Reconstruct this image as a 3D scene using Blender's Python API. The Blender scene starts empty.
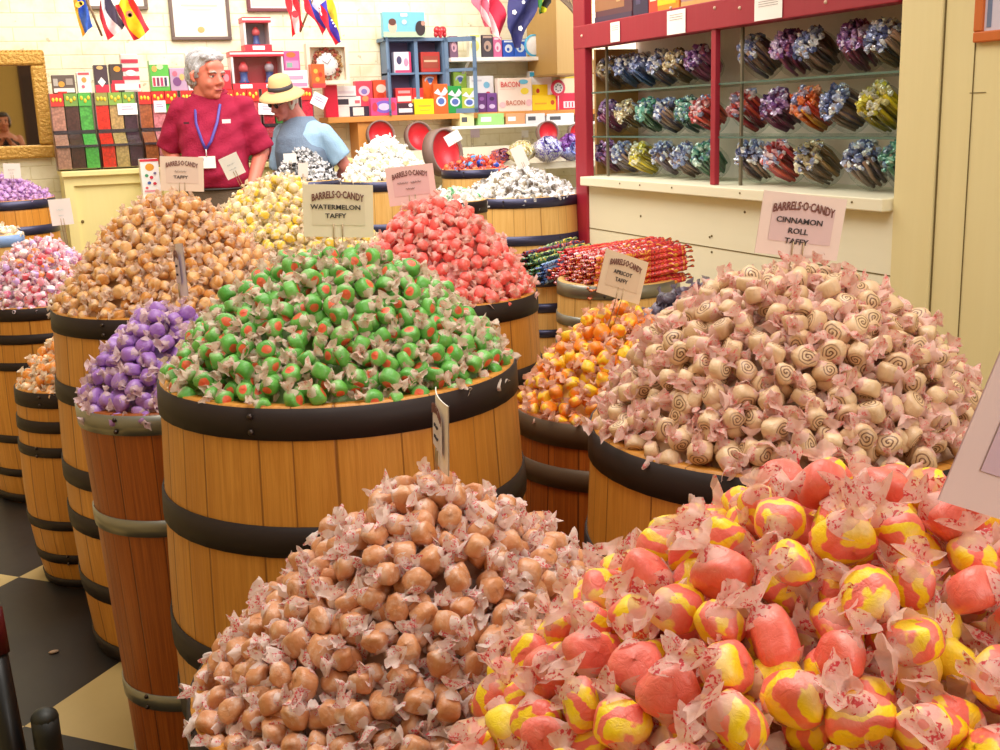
import bpy, bmesh, math, random
import numpy as np
from mathutils import Vector, Matrix, Euler, Quaternion
random.seed(7); RNG = np.random.default_rng(11)
scn = bpy.context.scene
col = scn.collection
PI = math.pi

# ------------------------------------------------------------------ camera
F = 1118.0; CH = 1.36
PIT = math.radians(13.0); ROL = math.radians(2.0); YAW = math.radians(23.05)
_f = Vector((math.sin(YAW)*math.cos(PIT), math.cos(YAW)*math.cos(PIT), -math.sin(PIT)))
_r0 = Vector((math.cos(YAW), -math.sin(YAW), 0)); _u0 = _r0.cross(_f)
_r = math.cos(ROL)*_r0 - math.sin(ROL)*_u0
_u = math.cos(ROL)*_u0 + math.sin(ROL)*_r0
CAM = Vector((0, 0, CH))
cd = bpy.data.cameras.new('camera'); co = bpy.data.objects.new('camera', cd); col.objects.link(co)
cd.sensor_width = 36; cd.lens = 36*F/1000; cd.clip_start = .05; cd.clip_end = 60
co.matrix_world = Matrix(((_r.x, _u.x, -_f.x, 0), (_r.y, _u.y, -_f.y, 0), (_r.z, _u.z, -_f.z, CH), (0, 0, 0, 1)))
scn.camera = co
scn.view_settings.view_transform = 'Standard'
scn.view_settings.look = 'None'
scn.view_settings.exposure = 0.0

def ray(px, py): return _f + _r*((px-500)/F) - _u*((py-375)/F)
def at(px, py, t): return CAM + ray(px, py)*t
def hx(px, py, X): d = ray(px, py); return CAM + d*(X/d.x)
def hy(px, py, Y): d = ray(px, py); return CAM + d*(Y/d.y)
def hz(px, py, Z): d = ray(px, py); return CAM + d*((Z-CH)/d.z)
def pix(p):
    d = Vector(p)-CAM; z = d.dot(_f); return 500+F*d.dot(_r)/z, 375-F*d.dot(_u)/z, z

# ------------------------------------------------------------------ materials
def srgb(c):
    if isinstance(c, str):
        c = c.lstrip('#'); c = [int(c[i:i+2], 16)/255 for i in (0, 2, 4)]
    return tuple(((x/12.92) if x <= .04045 else ((x+.055)/1.055)**2.4) for x in c)+(1.0,)
class NT:
    def __init__(s, name):
        s.m = bpy.data.materials.new(name); s.m.use_nodes = True
        s.t = s.m.node_tree; s.n = s.t.nodes; s.l = s.t.links; s.p = s.n['Principled BSDF']
    def new(s, typ, **kw):
        n = s.n.new(typ)
        for k, v in kw.items(): setattr(n, k, v)
        return n
    def put(s, sock, v):
        if v is None: return
        if isinstance(v, bpy.types.NodeSocket): s.l.new(v, sock)
        else: sock.default_value = v
    def math(s, op, a, b=None, c=None, clamp=False):
        n = s.new('ShaderNodeMath', operation=op); n.use_clamp = clamp
        s.put(n.inputs[0], a); s.put(n.inputs[1], b); s.put(n.inputs[2], c); return n.outputs[0]
    def mix(s, f, a, b):
        n = s.new('ShaderNodeMix', data_type='RGBA'); s.put(n.inputs[0], f); s.put(n.inputs[6], a); s.put(n.inputs[7], b); return n.outputs[2]
    def noise(s, scale, vec=None, detail=2.0, rough=.5, dist=0.0):
        n = s.new('ShaderNodeTexNoise'); n.inputs['Scale'].default_value = scale; n.inputs['Detail'].default_value = detail
        n.inputs['Roughness'].default_value = rough; n.inputs['Distortion'].default_value = dist
        if vec is not None: s.l.new(vec, n.inputs['Vector'])
        return n.outputs[0]
    def step(s, v, a, b):
        n = s.new('ShaderNodeMapRange'); n.interpolation_type = 'SMOOTHSTEP'; s.put(n.inputs[0], v)
        n.inputs[1].default_value = a; n.inputs[2].default_value = b; return n.outputs[0]
    def attr(s, name, out='Vector'):
        n = s.new('ShaderNodeAttribute'); n.attribute_name = name; return n.outputs[out]
    def sep(s, v):
        n = s.new('ShaderNodeSeparateXYZ'); s.l.new(v, n.inputs[0]); return n.outputs
    def comb(s, x, y, z):
        n = s.new('ShaderNodeCombineXYZ'); s.put(n.inputs[0], x); s.put(n.inputs[1], y); s.put(n.inputs[2], z); return n.outputs[0]
    def obj(s): return s.new('ShaderNodeTexCoord').outputs['Object']
    def bump(s, h, strength=.3, dist=.01):
        n = s.new('ShaderNodeBump'); n.inputs['Strength'].default_value = strength; n.inputs['Distance'].default_value = dist
        s.l.new(h, n.inputs['Height']); s.l.new(n.outputs[0], s.p.inputs['Normal'])
    def base(s, c): s.put(s.p.inputs['Base Color'], c)
    def set(s, **kw):
        for k, v in kw.items(): s.put(s.p.inputs[k.replace('_', ' ')], v)
        return s.m
_mc = {}
def M(c, rough=.5, metal=0.0, var=.06, scale=30, coat=0.0, spec=.5, emis=0.0):
    """plain procedural colour with a little mottling"""
    key = (c if isinstance(c, str) else tuple(c), rough, metal, var, scale, coat, spec, emis)
    if key in _mc: return _mc[key]
    k = NT('surface'); rgb = srgb(c)
    nz = k.noise(scale, k.obj(), 3)
    k.base(k.mix(nz, tuple(x*(1-var) for x in rgb[:3])+(1,), tuple(min(1, x*(1+var)) for x in rgb[:3])+(1,)))
    k.set(Roughness=rough, Metallic=metal)
    k.p.inputs['Specular IOR Level'].default_value = spec
    k.p.inputs['Coat Weight'].default_value = coat
    if emis: k.p.inputs['Emission Color'].default_value = rgb; k.p.inputs['Emission Strength'].default_value = emis
    _mc[key] = k.m; return k.m

def wood_mat(name, light, dark, line, n=26, hue_shift=.5):
    k = NT(name); o = k.obj(); s = k.sep(o)
    ang = k.math('ARCTAN2', s[1], s[0])
    a = k.math('MULTIPLY', k.math('ADD', ang, PI), n/(2*PI))
    w = k.math('ADD', a, k.math('MULTIPLY', k.math('SINE', k.math('MULTIPLY', a, 2.3)), .22))
    idx = k.math('FLOOR', w); fr = k.math('FRACT', w)
    wn = k.new('ShaderNodeTexWhiteNoise', noise_dimensions='1D'); k.l.new(idx, wn.inputs['W'])
    grain = k.noise(1.0, k.comb(k.math('MULTIPLY', ang, 26), k.math('MULTIPLY', s[2], 3.5), wn.outputs[0]), 5, .65, .8)
    fine = k.noise(1.0, k.comb(k.math('MULTIPLY', ang, 90), k.math('MULTIPLY', s[2], 5), 3.0), 3, .7)
    g = k.math('ADD', k.math('MULTIPLY', grain, .65), k.math('MULTIPLY', fine, .35))
    c = k.mix(k.step(g, .32, .68), srgb(dark), srgb(light))
    c = k.mix(k.math('MULTIPLY', wn.outputs[0], .45), c, srgb(dark))
    # darker, redder stain toward the foot of the barrel
    edge = k.math('MINIMUM', fr, k.math('SUBTRACT', 1.0, fr))
    ln = k.math('SUBTRACT', 1.0, k.step(edge, .008, .035))
    c = k.mix(k.math('MULTIPLY', ln, .75), c, srgb(line))
    k.base(c); k.bump(k.math('SUBTRACT', g, k.math('MULTIPLY', ln, 1.5)), .35, .004)
    k.set(Roughness=.42); return k.m

def taffy_mat(name, pattern, wrap='#f3e4dc', wrapamt=.35):
    k = NT(name); v = k.attr('lc'); s = k.sep(v); rn = k.attr('rn', 'Fac')
    vn = k.new('ShaderNodeVectorMath', operation='ADD'); k.l.new(v, vn.inputs[0]); k.l.new(k.comb(rn, rn, rn), vn.inputs[1])
    sc = k.new('ShaderNodeVectorMath', operation='SCALE'); k.l.new(k.comb(rn, k.math('MULTIPLY', rn, 3), 0.0), sc.inputs[0]); sc.inputs['Scale'].default_value = 37
    k.l.new(sc.outputs[0], vn.inputs[1]); vv = vn.outputs[0]
    rad = k.math('SQRT', k.math('ADD', k.math('MULTIPLY', s[0], s[0]), k.math('MULTIPLY', s[2], s[2])))
    c = pattern(k, s, rad, vv, rn)
    veil = k.step(k.noise(1.6, vv, 3, .6), .45, .8)
    side = k.step(k.math('ABSOLUTE', s[0]), .55, 1.05)
    vf = k.math('ADD', k.math('MULTIPLY', veil, wrapamt), k.math('MULTIPLY', side, .45), clamp=True)
    k.base(k.mix(vf, c, srgb(wrap)))
    k.bump(k.noise(2.6, vv, 4, .6, 1.2), .35, .004)
    k.set(Roughness=.42); k.p.inputs['Coat Weight'].default_value = .35; k.p.inputs['Coat Roughness'].default_value = .25
    k.p.inputs['Subsurface Weight'].default_value = 0.0
    return k.m
def solid(a, b):
    return lambda k, s, rad, vv, rn: k.mix(k.math('ADD', k.math('MULTIPLY', k.noise(.9, vv, 2), .6), k.math('MULTIPLY', k.math('FRACT', k.math('MULTIPLY', rn, 7.3)), .4)), srgb(a), srgb(b))
def p_dot(k, s, rad, vv, rn):
    c = solid('#3f982f', '#7cc85a')(k, s, rad, vv, rn)
    n = k.math('MULTIPLY', k.noise(2.2, vv, 2), .25)
    face = k.step(k.math('ABSOLUTE', s[1]), .36, .46)
    d = k.math('SUBTRACT', 1.0, k.step(k.math('ADD', rad, n), .56, .68))
    return k.mix(k.math('MULTIPLY', d, face), c, srgb('#e8603a'))
def p_swirl(k, s, rad, vv, rn):
    c = solid('#caa078', '#efd2a8')(k, s, rad, vv, rn)
    th = k.math('DIVIDE', k.math('ARCTAN2', s[2], s[0]), 2*PI)
    q = k.math('FRACT', k.math('ADD', k.math('MULTIPLY', k.math('ADD', rad, k.math('MULTIPLY', k.noise(2.0, vv, 2), .12)), 3.4), th))
    line = k.math('SUBTRACT', 1.0, k.step(k.math('ABSOLUTE', k.math('SUBTRACT', q, .5)), .13, .24))
    face = k.step(k.math('ABSOLUTE', s[1]), .40, .5)
    ins = k.math('SUBTRACT', 1.0, k.step(rad, .76, .84))
    return k.mix(k.math('MULTIPLY', k.math('MULTIPLY', line, face), ins), c, srgb('#6b3f28'))
def p_stripe(k, s, rad, vv, rn):
    q = k.math('ADD', k.math('ADD', k.math('MULTIPLY', s[1], 1.3), k.math('MULTIPLY', s[0], .9)), k.math('MULTIPLY', k.noise(1.1, vv, 2), 1.6))
    q = k.math('FRACT', k.math('ADD', q, rn))
    band = k.math('SUBTRACT', k.step(q, .08, .16), k.step(q, .55, .63))
    big = k.step(k.math('FRACT', k.math('MULTIPLY', rn, 11.7)), .78, .80)      # one in four shows a plain pink side
    yel = k.step(k.math('FRACT', k.math('MULTIPLY', rn, 5.3)), .84, .86)
    c = k.mix(k.math('MULTIPLY', band, k.math('SUBTRACT', 1.0, big)), srgb('#f87464'), srgb('#ffdc10'))
    return k.mix(yel, c, srgb('#ffe22e'))
def p_pair(a, b, t=.5):
    def f(k, s, rad, vv, rn):
        q = k.math('ADD', k.noise(.8, vv, 1), k.math('MULTIPLY', k.math('SUBTRACT', k.math('FRACT', k.math('MULTIPLY', rn, 9.1)), .5), .5))
        return k.mix(k.step(q, t-.06, t+.06), srgb(a), srgb(b))
    return f
def p_many(cols):
    def f(k, s, rad, vv, rn):
        r = k.new('ShaderNodeValToRGB'); r.color_ramp.interpolation = 'CONSTANT'
        e = r.color_ramp.elements
        while len(e) < len(cols): e.new(.5)
        for i, c in enumerate(cols): e[i].position = i/len(cols); e[i].color = srgb(c)
        k.l.new(k.math('FRACT', k.math('ADD', k.math('MULTIPLY', rn, 13.7), k.math('MULTIPLY', k.noise(.7, vv, 1), .35))), r.inputs[0])
        return r.outputs[0]
    return f
def wrap_mat(name, paper, ink, amt=.5, sc=2.6, trans=.25, clear=.22):
    k = NT(name); v = k.attr('lc'); rn = k.attr('rn', 'Fac')
    vn = k.new('ShaderNodeVectorMath', operation='ADD'); k.l.new(v, vn.inputs[0]); k.l.new(k.comb(k.math('MULTIPLY', rn, 41), k.math('MULTIPLY', rn, 17), 0.0), vn.inputs[1])
    vv = vn.outputs[0]
    nz = k.noise(sc, vv, 3, .6, .6); nz2 = k.noise(sc*3.1, vv, 2)
    blot = k.math('MULTIPLY', k.step(nz, .50, .56), k.step(nz2, .42, .52))
    blot = k.math('MULTIPLY', blot, k.step(k.noise(.9, vv, 1), .42, .52))
    c = k.mix(k.math('MULTIPLY', blot, amt), srgb(paper), srgb(ink))
    k.base(c); k.set(Roughness=.4); k.bump(k.noise(3.2, vv, 4, .6, 1.0), .4, .003)
    tr = k.new('ShaderNodeBsdfTranslucent'); k.l.new(c, tr.inputs[0])
    mx = k.new('ShaderNodeMixShader'); mx.inputs[0].default_value = trans
    out = k.n['Material Output']
    k.l.new(k.p.outputs[0], mx.inputs[1]); k.l.new(tr.outputs[0], mx.inputs[2])
    tp_ = k.new('ShaderNodeBsdfTransparent'); m2 = k.new('ShaderNodeMixShader'); k.put(m2.inputs[0], k.math('MULTIPLY', k.math('SUBTRACT', 1.0, k.math('MULTIPLY', blot, .8)), clear)); k.l.new(mx.outputs[0], m2.inputs[1]); k.l.new(tp_.outputs[0], m2.inputs[2]); k.l.new(m2.outputs[0], out.inputs[0])
    return k.m
def clear_mat(name, tint='#e8f0ee', gl=.18, rough=.05):
    k = NT(name); t = k.new('ShaderNodeBsdfTransparent'); t.inputs[0].default_value = srgb(tint)
    g = k.new('ShaderNodeBsdfGlossy'); g.inputs['Roughness'].default_value = rough
    fr = k.new('ShaderNodeLayerWeight'); fr.inputs[0].default_value = .35
    m = k.new('ShaderNodeMixShader'); k.l.new(k.math('ADD', k.math('MULTIPLY', k.math('POWER', fr.outputs['Facing'], 3.0), .45), gl*.12, clamp=True), m.inputs[0])
    k.l.new(t.outputs[0], m.inputs[1]); k.l.new(g.outputs[0], m.inputs[2]); k.l.new(m.outputs[0], k.n['Material Output'].inputs[0])
    return k.m

# ------------------------------------------------------------------ objects
def tag(o, label=None, cat=None, group=None, kind=None):
    if label: o['label'] = label
    if cat: o['category'] = cat
    if group: o['group'] = group
    if kind: o['kind'] = kind
    return o
def empty(name, loc, rot=(0, 0, 0), label=None, cat=None, group=None):
    o = bpy.data.objects.new(name, None); o.empty_display_size = .05; col.objects.link(o)
    o.location = loc; o.rotation_euler = rot; return tag(o, label, cat, group)
def link(name, me, parent=None, loc=None, rot=None):
    o = bpy.data.objects.new(name, me); col.objects.link(o)
    if parent is not None: o.parent = parent
    if loc is not None: o.location = loc
    if rot is not None: o.rotation_euler = rot
    return o
class MB:
    def __init__(s): s.v = []; s.f = []; s.mi = []; s.ms = []; s.sm = []
    def mat(s, m):
        if m not in s.ms: s.ms.append(m)
        return s.ms.index(m)
    def add(s, vs, fs, m, smooth=False, T=None):
        b = len(s.v); i = s.mat(m)
        for p in vs: s.v.append(tuple(T @ Vector(p)) if T is not None else tuple(p))
        for f in fs: s.f.append(tuple(b+j for j in f)); s.mi.append(i); s.sm.append(smooth)
        return s
    def box(s, a, b, m, T=None, bev=0.0):
        x0, x1 = sorted((a[0], b[0])); y0, y1 = sorted((a[1], b[1])); z0, z1 = sorted((a[2], b[2]))
        if bev <= 0:
            vs = [(x, y, z) for z in (z0, z1) for y in (y0, y1) for x in (x0, x1)]
            return s.add(vs, [(0, 2, 3, 1), (4, 5, 7, 6), (0, 1, 5, 4), (2, 6, 7, 3), (0, 4, 6, 2), (1, 3, 7, 5)], m, False, T)
        bm = bmesh.new(); bmesh.ops.create_cube(bm, size=1)
        bmesh.ops.scale(bm, vec=(x1-x0, y1-y0, z1-z0), verts=bm.verts)
        bmesh.ops.bevel(bm, geom=bm.edges[:], offset=bev, segments=2, affect='EDGES', profile=.5)
        bmesh.ops.translate(bm, vec=((x0+x1)/2, (y0+y1)/2, (z0+z1)/2), verts=bm.verts)
        bm.verts.index_update(); s.add([v.co.copy() for v in bm.verts], [[v.index for v in f.verts] for f in bm.faces], m, False, T); bm.free(); return s
    def lathe(s, prof, m, n=32, T=None, smooth=True, a0=0, a1=2*PI):
        full = abs(a1-a0-2*PI) < 1e-6; k = n if full else n+1; vs = []
        for (r, z) in prof:
            for i in range(k):
                a = a0+(a1-a0)*i/n; vs.append((r*math.cos(a), r*math.sin(a), z))
        fs = []
        for j in range(len(prof)-1):
            for i in range(n):
                i2 = (i+1) % k if full else i+1
                fs.append((j*k+i, j*k+i2, (j+1)*k+i2, (j+1)*k+i))
        return s.add(vs, fs, m, smooth, T)
    def tube(s, pts, rad, m, n=10, T=None, caps=True, flat=1.0):
        pts = [Vector(p) for p in pts]; R = rad if isinstance(rad, (list, tuple)) else [rad]*len(pts)
        vs = []; fs = []; up = None
        for i, p in enumerate(pts):
            d = (pts[min(i+1, len(pts)-1)]-pts[max(i-1, 0)]).normalized()
            if up is None: up = Vector((0, 0, 1)) if abs(d.z) < .9 else Vector((1, 0, 0))
            x = up.cross(d).normalized(); y = d.cross(x); up = y
            for k in range(n):
                a = 2*PI*k/n; vs.append(p+(x*math.cos(a)+y*math.sin(a)*flat)*R[i])
        for i in range(len(pts)-1):
            for k in range(n):
                k2 = (k+1) % n; fs.append((i*n+k, i*n+k2, (i+1)*n+k2, (i+1)*n+k))
        if caps: fs.append(tuple(range(n))[::-1]); fs.append(tuple((len(pts)-1)*n+k for k in range(n)))
        return s.add(vs, fs, m, True, T)
    def ball(s, c, r, m, nu=14, nv=9, T=None):
        if not isinstance(r, (list, tuple)): r = (r, r, r)
        vs = []; fs = []
        for j in range(nv+1):
            ph = PI*j/nv
            for i in range(nu):
                a = 2*PI*i/nu; vs.append((c[0]+r[0]*math.sin(ph)*math.cos(a), c[1]+r[1]*math.sin(ph)*math.sin(a), c[2]+r[2]*math.cos(ph)))
        for j in range(nv):
            for i in range(nu): fs.append((j*nu+i, (j+1)*nu+i, (j+1)*nu+(i+1) % nu, j*nu+(i+1) % nu))
        return s.add(vs, fs, m, True, T)
    def disc(s, c, r, m, n=24, T=None, ry=None, flip=False):   # in the local xz plane, facing -y
        ry = ry or r; vs = [(c[0]+r*math.cos(2*PI*i/n), c[1], c[2]+ry*math.sin(2*PI*i/n)) for i in range(n)]
        return s.add(vs, [tuple(range(n))], m, False, T)
    def quad(s, a, b, c, d, m, T=None): return s.add([a, b, c, d], [(0, 1, 2, 3)], m, False, T)
    def mesh(s, name='mesh'):
        me = bpy.data.meshes.new(name); me.from_pydata(s.v, [], s.f)
        for m in s.ms: me.materials.append(m)
        me.polygons.foreach_set('material_index', s.mi); me.polygons.foreach_set('use_smooth', s.sm)
        me.update(); return me
    def build(s, name, parent=None, loc=None, rot=None): return link(name, s.mesh(name), parent, loc, rot)
def R(*a): return Euler(a).to_matrix().to_4x4()
def TR(x, y, z): return Matrix.Translation((x, y, z))

_txt = {}
def text_mesh(body, size, m, bend=0.0, stretch=1.0, bold=0.0):
    cu = bpy.data.curves.new('t', 'FONT'); cu.body = body; cu.size = size; cu.align_x = 'CENTER'; cu.align_y = 'CENTER'; cu.resolution_u = 2
    cu.offset = bold; cu.extrude = .0002
    ob = bpy.data.objects.new('t', cu); col.objects.link(ob)
    bpy.context.view_layer.update()
    me = bpy.data.meshes.new_from_object(ob.evaluated_get(bpy.context.evaluated_depsgraph_get()))
    bpy.data.objects.remove(ob); bpy.data.curves.remove(cu)
    for v in me.vertices:                      # text lies in xy: stand it up in xz facing -y
        x, y, z = v.co; x *= stretch; v.co = (x, -z, y-bend*x*x)
    me.materials.clear(); me.materials.append(m); return me

# ------------------------------------------------------------------ room
XR = 2.62; YB = 7.2; YEND = None
def brick_mat(name, c1, c2, mortar, horiz='xz'):
    k = NT(name); o = k.obj(); s = k.sep(o)
    v = k.comb(s[0], s[2], 0.0)
    b = k.new('ShaderNodeTexBrick'); k.l.new(v, b.inputs['Vector']); b.inputs['Scale'].default_value = 1
    b.inputs['Brick Width'].default_value = .24; b.inputs['Row Height'].default_value = .078; b.inputs['Mortar Size'].default_value = .004
    b.inputs['Mortar Smooth'].default_value = .6; b.inputs['Color1'].default_value = srgb(c1); b.inputs['Color2'].default_value = srgb(c2); b.inputs['Mortar'].default_value = srgb(mortar); b.inputs['Bias'].default_value = 0
    n = k.noise(9, o, 5, .6); pits = k.step(k.noise(22, o, 2), .70, .76)
    c = k.mix(k.math('MULTIPLY', k.step(n, .45, .7), .5), b.outputs[0], srgb('#d9cfa0'))
    c = k.mix(k.math('MULTIPLY', pits, .7), c, srgb('#b9ad88'))
    k.base(c); k.bump(k.math('SUBTRACT', n, b.outputs['Fac']), .5, .01); k.set(Roughness=.75); return k.m
def board_mat(name, c1, c2, grain_axis=2, freq=2.0):
    k = NT(name); o = k.obj(); s = k.sep(o)
    v = k.comb(k.math('MULTIPLY', s[0], 12), k.math('MULTIPLY', s[1], 12 if grain_axis == 2 else .8), k.math('MULTIPLY', s[2], .8 if grain_axis == 2 else 12))
    n = k.noise(freq, v, 4, .6); n2 = k.noise(1.1, o, 3)
    c = k.mix(k.math('ADD', k.math('MULTIPLY', n, .5), k.math('MULTIPLY', n2, .5)), srgb(c1), srgb(c2))
    k.base(c); k.bump(n, .25, .004); k.set(Roughness=.5); return k.m
m_brick = brick_mat('painted_brick', '#f7f2d8', '#f5eed0', '#ebe2be')
m_cream = board_mat('cream_boards', '#dccb92', '#ecdfae')
m_creamh = board_mat('pale_boards', '#e9e2c4', '#f2ecd4', 0)
m_red = board_mat('red_paint', '#8c1a2a', '#a82338')
m_seam = M('#6d5c33', .9)
def checker():
    CHK = True
    k = NT('checker_floor'); o = k.obj(); s = k.sep(o)
    T0 = .70; A = hz(19, 577, 0); a = math.radians(-45)
    ca, sa = math.cos(a), math.sin(a)
    u = k.math('DIVIDE', k.math('ADD', k.math('MULTIPLY', k.math('SUBTRACT', s[0], A.x), ca), k.math('MULTIPLY', k.math('SUBTRACT', s[1], A.y), sa)), T0)
    v = k.math('DIVIDE', k.math('ADD', k.math('MULTIPLY', k.math('SUBTRACT', s[0], A.x), -sa), k.math('MULTIPLY', k.math('SUBTRACT', s[1], A.y), ca)), T0)
    par = k.math('FLOORED_MODULO', k.math('ADD', k.math('FLOOR', u), k.math('FLOOR', v)), 2.0)
    n = k.noise(3, o, 5, .65)
    blk = k.mix(n, srgb('#0d0b0b'), srgb('#2a2422')); cr = k.mix(n, srgb('#b39a62'), srgb('#cfb77e'))
    k.base(k.mix(k.math('SUBTRACT', 1.0, par) if CHK else par, blk, cr))
    k.set(Roughness=k.math('ADD', .3, k.math('MULTIPLY', n, .3)))
    return k.m
def struct(name, mb, parent=None):
    o = mb.build(name, parent)
    if parent is None: o['kind'] = 'structure'
    return o
struct('floor', MB().box((-2.0, -2.2, -.05), (4.6, YB+.15, 0), checker()))
struct('wall_back', MB().box((-2.0, YB, 0), (4.6, YB+.15, 3.3), m_brick))
struct('wall_front', MB().box((-2.0, -2.35, 0), (4.6, -2.2, 3.3), M('#c8a860', .8)))
dxa, dxb = hy(21, 100, YB).x*2.31, hy(39, 100, YB).x*2.31
struct('door_1', MB().box((dxa, -2.2, 0), (dxb, -2.16, 2.3), M('#4a2f28', .6), bev=.01).box((dxa+.04, -2.16, .2), (dxb-.04, -2.15, 1.0), M('#3c2520', .6)).box((dxa+.04, -2.16, 1.15), (dxb-.04, -2.15, 2.1), M('#3c2520', .6)))
struct('wall_left', MB().box((-2.1, -2.2, 0), (-1.95, YB, 3.3), M('#d9c68e', .8)))
# right wall with its recessed candy cabinet: opening edges from the view
yL = hx(577, 130, XR).y; y1 = hx(591, 130, XR).y; y2 = hx(711, 130, XR).y; y3 = hx(720, 130, XR).y; y4 = hx(897, 130, XR).y
z_sill = hx(740, 187, XR).z; z_sb = hx(740, 198, XR).z; z_b0 = hx(650, 39, XR).z; z_b1 = hx(650, 13, XR).z
z_s1 = hx(893, 70.5, XR).z; z_s2 = hx(893, 137, XR).z
DEP = .34
w = MB()
w.box((XR, y4, 0), (XR+DEP+.05, -2.2, 3.3), m_cream)
struct('wall_right', w)
w = MB()
w.box((XR, yL-.06, 0), (XR+.04, y4, z_sill-.04), m_creamh)
w.box((XR+DEP, yL, z_sill-.04), (XR+DEP+.05, y4, 3.3), M('#efe4dc', .6))
w.box((XR+.04, yL, z_sb-.03), (XR+DEP, y4, z_sill-.04), m_creamh)
for zz in (hx(700, 246, XR).z, hx(700, 246, XR).z-.32, hx(700, 246, XR).z-.64):
    w.box((XR-.0015, yL-.06, zz), (XR, y4, zz+.004), m_seam)
for (px, py) in ((641, 216), (745, 212), (710, 237), (712, 252), (712, 236)):
    p = hx(px, py, XR); w.ball((XR-.001, p.y, p.z), .005, m_seam, 8, 5)
w.box((XR, yL-.06, z_sb), (XR+.03, yL-.05, z_sb), m_creamh)
struct('wall_right_panel', w)
w = MB(); w.box((XR-.05, y4+.0, z_sb), (XR+DEP, y1+.03, z_sill), m_creamh, bev=.004)
for px in (620, 640, 672, 740, 768, 852):
    p = hx(px, 186+(px-590)*.075, XR-.05); w.ball((XR-.051, p.y, (z_sb+z_sill)/2+.004), .004, m_seam, 8, 5)
struct('trim_1', w)
w = MB()
for px, wd in ((943, .004), (974, .0025)):
    p = hx(px, 80, XR); w.box((XR-.003, p.y, 0), (XR+.002, p.y+wd, 3.3), m_seam)
for (px, py, wd) in ((936, 83, .05), (978, 93, .06)):
    p = hx(px, py, XR); w.box((XR-.002, p.y-wd/2, p.z), (XR, p.y+wd/2, p.z+.002), m_seam)
struct('trim_2', w)
w = MB(); w.box((XR-.012, y4-.01, 0), (XR+.02, hx(943, 80, XR).y+.006, 3.3), m_cream, bev=.004); struct('trim_3', w)
# red cabinet frame
cab = empty('display_cabinet', (XR, (yL+y4)/2, z_sill), (0, 0, 0), 'dark red painted wall cabinet with glass shelves of candy jars', 'cabinet')
def cabpart(name, mb): 
    o = mb.build(name); o.parent = cab; o.matrix_parent_inverse = Matrix.Translation(-Vector(cab.location)); return o
cabpart('post', MB().box((XR-.012, y1+.03, .0), (XR+.03, yL, 3.3), m_red, bev=.004))
cabpart('post', MB().box((XR-.004, y3+.03, z_sill+.001), (XR+.02, y2, z_b0+.02), m_red, bev=.003))
b = MB().box((XR-.014, y4+.01, z_b0), (XR+.06, yL-.002, z_b1), m_red, bev=.004)
cabpart('beam', b)
for i, (px, py) in enumerate(((671, 8), (740, 8), (582, 36), (715, 8), (826, 2))):
    p = hx(px, py, XR-.014)
    if z_b0 < p.z < z_b1+.01 : cabpart('nail_head', MB().ball((XR-.015, p.y, p.z), .007, M('#d8b8a0', .4), 8, 6))
cabpart('side_panel', MB().box((XR+.10, yL-.02, z_sill), (XR+DEP, yL, z_b0), M('#c9a25e', .5)))
m_glass = clear_mat('shelf_glass', '#e6f0ec', .35)
m_gedge = M('#4f6a5e', .2, var=.1)
for z in (z_s1, z_s2):
    g = MB().box((XR+.02, y4+.01, z-.008), (XR+DEP-.01, y1+.01, z), m_glass); g.box((XR+.012, y4+.01, z-.008), (XR+.02, y1+.01, z), m_gedge)
    cabpart('glass_shelf', g)
cabpart('top_shelf', MB().box((XR+.06, y4+.01, z_b1-.03), (XR+DEP, yL-.02, z_b1), m_red))
for i, (yy) in enumerate((y1-.06, y3-.06)):
    cabpart('shelf_upright', MB().box((XR+.05, yy, z_sill), (XR+.06, yy-.012, z_b0), M('#6d6552', .4)))

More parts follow.
